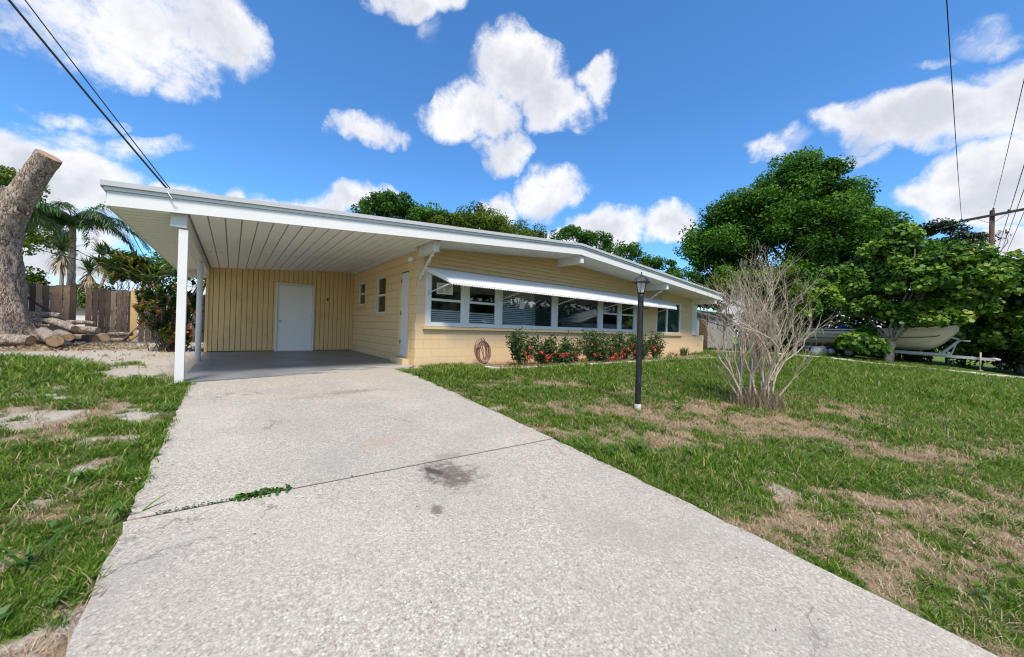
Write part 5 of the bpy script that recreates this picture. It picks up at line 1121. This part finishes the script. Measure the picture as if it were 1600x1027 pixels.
tr = thing('boat_trailer', 'galvanised two axle boat trailer with a winch post and jack', 'trailer', tuple(L2(1.5, 0, 0)))
g5 = float(gz(-8)); g0 = -.1
s = MB()
for sgn in (-1, 1): s.bar(L2(-1.6, sgn*.7, .38), L2(2.6, sgn*.7, .30), .08, .12); s.bar(L2(2.6, sgn*.7, .30), L2(4.0, 0, .24), .08, .12)
s.bar(L2(1.6, 0, .30), L2(5.45, 0, .10), .11, .13)
for q in (-1.2, 0.6, 2.4): s.bar(L2(q, -.7, .34), L2(q, .7, .34), .07, .08)
fr = s.build('frame', 'galvanised', tr)
s = MB(); s.bar(L2(3.75, 0, .22), L2(4.38, 0, 1.0), .09, .11); s.bar(L2(4.1, .0, .22), L2(4.28, 0, .85), .05, .05); s.bar(L2(4.3, -.1, .98), L2(4.72, .1, .96), .05, .05); s.bar(L2(4.35, -.03, 1.02), L2(4.0, 0, 1.16), .07, .08); s.build('winch_post', 'galvanised', tr)
s = MB(); s.tube([L2(5.0, -.12, g5+.03), L2(5.0, -.12, .42)], .03, 8); s.tube([L2(5.0, -.12, g5-.0), L2(5.0, -.12, g5+.035)], .085, 10); s.tube([L2(5.0, -.16, .42), L2(5.0, .02, .44)], .015, 6); s.build('jack', mat('jack_tan', build=painted((.50, .42, .30), .4, 8, (.25, .2, .15))), tr)
s = MB(); s.tube([L2(5.35, 0, .13), L2(5.5, 0, .12), L2(5.62, 0, .10)], [.06, .07, .045], 8); s.build('coupler', 'galvanised', tr)
for sgn in (-1, 1):
    for q in (-.36, .36):
        c = L2(q-.05, sgn*.98, .24-.08); f = MB(); wdv = wd_*sgn
        f.tube([c-wdv*.09, c-wdv*.08, c+wdv*.08, c+wdv*.09], [.24, .31, .31, .24], 22); ty = f.build('wheel', 'tyre', tr)
        f = MB(); f.tube([c+wdv*.085, c+wdv*.100, c+wdv*.103], [.18, .16, .03], 16); f.build('rim', 'rim', ty)
    s = MB(); 
    for i in range(10):
        a, b = math.pi*i/10, math.pi*(i+1)/10; r = .42; k = 1.65
        e = [(-.05-math.cos(a)*r*k, .14+math.sin(a)*r), (-.05-math.cos(b)*r*k, .14+math.sin(b)*r)]
        s.add([L2(e[0][0], sgn*.86, e[0][1]), L2(e[1][0], sgn*.86, e[1][1]), L2(e[1][0], sgn*1.12, e[1][1]), L2(e[0][0], sgn*1.12, e[0][1])], [(0, 1, 2, 3)], 0, True)
    fo = s.build('fender', 'galvanised', tr); fo.modifiers.new('solid', 'SOLIDIFY').thickness = .012
# pale covered thing by the stern
s = MB(); rg = np.random.default_rng(3); 
for k in range(1): s.tube([(22.6, -2.2, -.1), (22.75, -2.35, .12), (22.95, -2.6, .2), (23.1, -2.8, .05)], [.2, .3, .28, .1], 14, wob=.1, rng=rg)
tag(s.build('storage_bag', 'hull_white'), 'pale bulging bag lying on the ground by the boat stern', 'bag')
# ------------------------------------------------------------------ across the street (mirrored in the windows)
st_ = MB(); st_.add([(-400, -20, -.60), (400, -20, -.60), (400, -13.5, -.60), (-400, -13.5, -.60)], [(0, 1, 2, 3)]); struct(st_.build('road', 'asphalt'))
oh = thing('house_opposite', 'low white gabled house standing across the street', 'house', (36, -24, -.6))
s = MB(); s.box((31, -25.6, -.8), (41, -22, 1.9)); s.build('wall', 'neighbour_wall', oh); s = MB(); s.prism([(30.4, 1.9), (36, 3.6), (41.6, 1.9), (41.6, 2.05), (36, 3.8), (30.4, 2.05)], 1, -26.2, -21.4); s.build('roof', 'shed_grey', oh)
for wx in (32.5, 37.5): s = MB(); s.box((wx, -22.01, .2), (wx+1.6, -21.97, 1.3)); s.build('window', 'room_dark', oh)
for i, (x, y, lb) in enumerate(((12, -29, 'leafy street tree opposite, nearest to the driveway'), (19, -31, 'leafy street tree opposite, second from the driveway'), (27, -30, 'leafy street tree opposite, third from the driveway'), (36, -31, 'leafy street tree opposite, fourth from the driveway'), (46, -29, 'leafy street tree opposite, fifth from the driveway'), (57, -30, 'leafy street tree opposite, sixth from the driveway'), (70, -30, 'leafy street tree opposite, farthest from the driveway'))):
    tree('street_tree', lb, 'tree', (x, y, -.6), 3, .3, [(x, y, 6.5, 5.4, 3.0, 4.6, 110), (x+2, y, 2.2, 5.5, 2.6, 2.4, 60)], 1.3, .5, 80, 'oak_leaf', 'bark_dark', 60+i, group='trees across the street', limbs=8)

# ------------------------------------------------------------------ grass
def hidden(me, name): return bpy.data.objects.new(name, me)
def clump(name, nb, rad, L, W, t1, m, seed, tmean=.4, leafy=False, tsd=.2):
    rng = np.random.default_rng(seed); a = rng.random(nb)*6.28; r = rad*rng.random(nb)**.6; P = np.stack([np.cos(a)*r, np.sin(a)*r, np.full(nb, -.004)], 1)
    if leafy:
        P[:, 2] = .01+.03*rng.random(nb); V = leaves(P, rng.normal(size=(nb, 3))*.45+(0, 0, 1), W*(.6+.7*rng.random(nb)), rng, ROUND if leafy == 2 else DIAMOND); k = 6 if leafy == 2 else 4; rep = k
    else:
        az_ = rng.random(nb)*6.28; V = blades(P, az_, np.abs(rng.normal(size=nb))*.5, t1*(.55+.6*rng.random(nb)), L*(.5+.8*rng.random(nb)), W*(.7+.6*rng.random(nb))); k = 4; rep = 12
    tn = np.clip(tmean+rng.normal(size=nb)*tsd, 0, 1); dead = rng.random(nb) < .07; tn[dead] = .97
    me = mesh_arrays(name, V, k, None, np.repeat(tn, rep)); me.materials.append(MATS[m]); return hidden(me, name)
def scatter(name, P, rotz, scale, pick, sources, label, cat, tilt=None):
    me = bpy.data.meshes.new(name); me.vertices.add(len(P)); me.vertices.foreach_set('co', P.astype(np.float32).ravel())
    for nm, v, ty in (('rz', rotz, 'FLOAT'), ('sc', scale, 'FLOAT')):
        a = me.attributes.new(nm, ty, 'POINT'); a.data.foreach_set('value', v.astype(np.float32))
    a = me.attributes.new('pk', 'INT', 'POINT'); a.data.foreach_set('value', pick.astype(np.int32)); me.update()
    o = bpy.data.objects.new(name, me); COL.objects.link(o); tag(o, label, cat, kind='stuff')
    ng = bpy.data.node_groups.new(name, 'GeometryNodeTree'); ng.interface.new_socket('Geometry', in_out='INPUT', socket_type='NodeSocketGeometry'); ng.interface.new_socket('Geometry', in_out='OUTPUT', socket_type='NodeSocketGeometry')
    N_ = ng.nodes; Lk = ng.links; gi = N_.new('NodeGroupInput'); go = N_.new('NodeGroupOutput'); m2p = N_.new('GeometryNodeMeshToPoints'); Lk.new(gi.outputs[0], m2p.inputs[0])
    jn = N_.new('GeometryNodeJoinGeometry')
    for so_ in reversed(sources):
        oi = N_.new('GeometryNodeObjectInfo'); oi.inputs['Object'].default_value = so_; oi.inputs['As Instance'].default_value = True; Lk.new(oi.outputs['Geometry'], jn.inputs[0])
    ip = N_.new('GeometryNodeInstanceOnPoints'); Lk.new(m2p.outputs[0], ip.inputs['Points']); Lk.new(jn.outputs[0], ip.inputs['Instance']); ip.inputs['Pick Instance'].default_value = True
    def attr(nm, ty): n = N_.new('GeometryNodeInputNamedAttribute'); n.data_type = ty; n.inputs[0].default_value = nm; return n.outputs[0]
    Lk.new(attr('pk', 'INT'), ip.inputs['Instance Index']); cx = N_.new('ShaderNodeCombineXYZ'); Lk.new(attr('rz', 'FLOAT'), cx.inputs[2]); Lk.new(cx.outputs[0], ip.inputs['Rotation']); Lk.new(attr('sc', 'FLOAT'), ip.inputs['Scale'])
    Lk.new(ip.outputs[0], go.inputs[0]); md = o.modifiers.new('scatter', 'NODES'); md.node_group = ng; return o
rng = np.random.default_rng(77)
def field(rmin, rmax, dens, rng):
    """points on the ground in a wide wedge before the camera"""
    n = int(dens*math.pi*(rmax**2-rmin**2)*(140/360)); r = np.sqrt(rmin**2+(rmax**2-rmin**2)*rng.random(n)); a = YAW+R_(140)*(rng.random(n)-.5)
    x = CAM[0]+np.sin(a)*r; y = CAM[1]+np.cos(a)*r; return x, y
def allowed(x, y, m_=0.):
    drive = (x > -3.655+m_) & (x < -.62-m_) & (y < -.25)
    pad = (x > -3.85) & (x < 0.0) & (y > -.95)
    house_ = (x > -3.95) & (x < 13.15) & (y > -.06)
    return ~(drive | pad | house_)
grassA = [clump('clump_a', 26, .05, .055, .0042, 1.5, 'grass_leaf', 1, .42), clump('clump_b', 22, .06, .075, .0050, 1.7, 'grass_leaf', 2, .36), clump('clump_c', 20, .055, .04, .004, 1.9, 'grass_leaf', 3, .55), clump('clump_d', 14, .05, .11, .006, 1.6, 'grass_leaf', 4, .45)]
PX = []; 
for rmin, rmax, dens, sc0 in ((1.0, 3.2, 1900, .68), (3.2, 6.5, 760, .95), (6.5, 12, 260, 1.6), (12, 26, 75, 2.5)):
    x, y = field(rmin, rmax, dens, rng); g, sd2, ch = cover(x, y); keep = allowed(x, y, -.02 if rmax < 4 else 0) & (rng.random(len(x)) < np.clip((g-.14)*1.25, 0, 1)) & ~((x > 1.2) & (x < 12.6) & (y > -1.40)) & (x < 24.5)
    x, y, g = x[keep], y[keep], g[keep]; lush = patch(x, y, LUSH); tall = np.clip(1.1-np.hypot((x+6.6)/1.9, (y-2.2)/2.3), 0, 1)
    PX.append((x, y, sc0*(.6+.55*g*rng.random(len(x))+.35*lush*(rng.random(len(x)) < .5)+.9*tall)*(.85+.3*rng.random(len(x))), g, sc0))
x = np.concatenate([a[0] for a in PX]); y = np.concatenate([a[1] for a in PX]); sc_a = np.concatenate([a[2] for a in PX]); g = np.concatenate([a[3] for a in PX]); n = len(x)
print('grass clumps', n)
pk = rng.choice(4, n, p=[.38, .3, .27, .05]); z = gz(y)-.022+(fbm(x*2.4, y*2.4, 5)-.5)*.03*np.clip(1-np.hypot(x+1, y+4)/30, 0, 1)
scatter('lawn_grass', np.stack([x, y, z], 1), rng.random(n)*6.28, sc_a, pk, grassA, 'green lawn grass, patchy and worn, on both sides of the driveway', 'grass')
# dry thatch in the thin places
dryA = [clump('dry_a', 12, .06, .06, .0025, 1.9, 'dry_leaf', 11, .5), clump('dry_b', 10, .08, .08, .003, 2.0, 'dry_leaf', 12, .4), clump('dry_c', 7, .07, .02, .018, 1, 'dry_leaf', 13, .35, 1)]
PX = []
for rmin, rmax, dens, sc0 in ((1.0, 3.2, 650, .9), (3.2, 6.5, 330, 1.2), (6.5, 12, 130, 1.6), (12, 20, 25, 2.2)):
    x, y = field(rmin, rmax, dens, rng); g, sd2, ch = cover(x, y); keep = allowed(x, y) & (rng.random(len(x)) < np.clip(1.12-g-sd2*.95+ch*.3, .12, 1)*np.where(x < -3.2, .55, 1)) & (x < 24.5)
    PX.append((x[keep], y[keep], sc0*(.6+.6*rng.random(keep.sum()))))
x = np.concatenate([a[0] for a in PX]); y = np.concatenate([a[1] for a in PX]); sc_a = np.concatenate([a[2] for a in PX]); n = len(x); z = gz(y)-.020+(fbm(x*2.4, y*2.4, 5)-.5)*.03*np.clip(1-np.hypot(x+1, y+4)/30, 0, 1)
scatter('dry_thatch', np.stack([x, y, z], 1), rng.random(n)*6.28, sc_a, rng.choice(3, n, p=[.5, .35, .15]), dryA, 'dry brown thatch and dead grass in the bare lawn patches', 'dry grass')
# broadleaf weeds
weedA = [clump('weed_a', 12, .07, .0, .035, 1, 'weed_leaf', 21, .6, 1), clump('weed_b', 14, .06, .12, .011, 1.5, 'weed_leaf', 22, .7), clump('weed_c', 10, .05, 0, .028, 1, 'weed_leaf', 23, .5, 1)]
x, y = field(1.0, 11, 26, rng); g, sd2, ch = cover(x, y); keep = allowed(x, y) & (rng.random(len(x)) < np.clip(g*1.2-.2, .06, 1)) & (fbm(x*.9, y*.9, 55) > .5) & ~((x > 1.2) & (y > -1.4)); x, y = x[keep], y[keep]; n = len(x)
scatter('lawn_weeds', np.stack([x, y, gz(y)-.012], 1), rng.random(n)*6.28, .7+.7*rng.random(n), rng.choice(3, n, p=[.35, .35, .3]), weedA, 'broad leaved weeds growing through the lawn grass', 'weeds')
# weeds in the driveway joint
n = 330; u = np.concatenate([.02+.22*rng.random(n-70), rng.random(70)]); u = np.where(rng.random(n) < .4, .14+.09*rng.random(n), u); x = -3.6+2.98*u; y = -4.86-.18*u+rng.normal(size=n)*(.006+.014*(np.abs(u-.185) < .05)); P = np.stack([x, y, gz(y)+.003+.013*rng.random(n)], 1)
dn = (u < .25) | (rng.random(n) < .3); P = P[dn]; V = leaves(P, rng.normal(size=P.shape)*.5+(0, 0, 1), .010+.020*rng.random(len(P))*(np.abs(u[dn]-.185) < .05), rng, ROUND)
tag(link('joint_weeds', mesh_arrays('joint_weeds', V, 6, None, np.repeat(rng.random(len(P)), 6)), 'weed_leaf'), 'small green weeds sprouting from the crack across the driveway', 'weeds', kind='stuff')
# dead leaves and grit on the concrete
n = 130; x = -3.55+2.85*rng.random(n); y = -.9-6.6*rng.random(n)**.8; P = np.stack([x, y, gz(y)+.004], 1); V = leaves(P, rng.normal(size=P.shape)*.15+(0, 0, 1), .006+.016*rng.random(n)**2, rng, LONG)
tag(link('driveway_litter', mesh_arrays('driveway_litter', V, 4, None, np.repeat(rng.random(n)*.2, 4)), mat('litter_dark', (.05, .04, .03), .9)), 'small dark seeds and leaf bits scattered on the driveway', 'litter', kind='stuff')
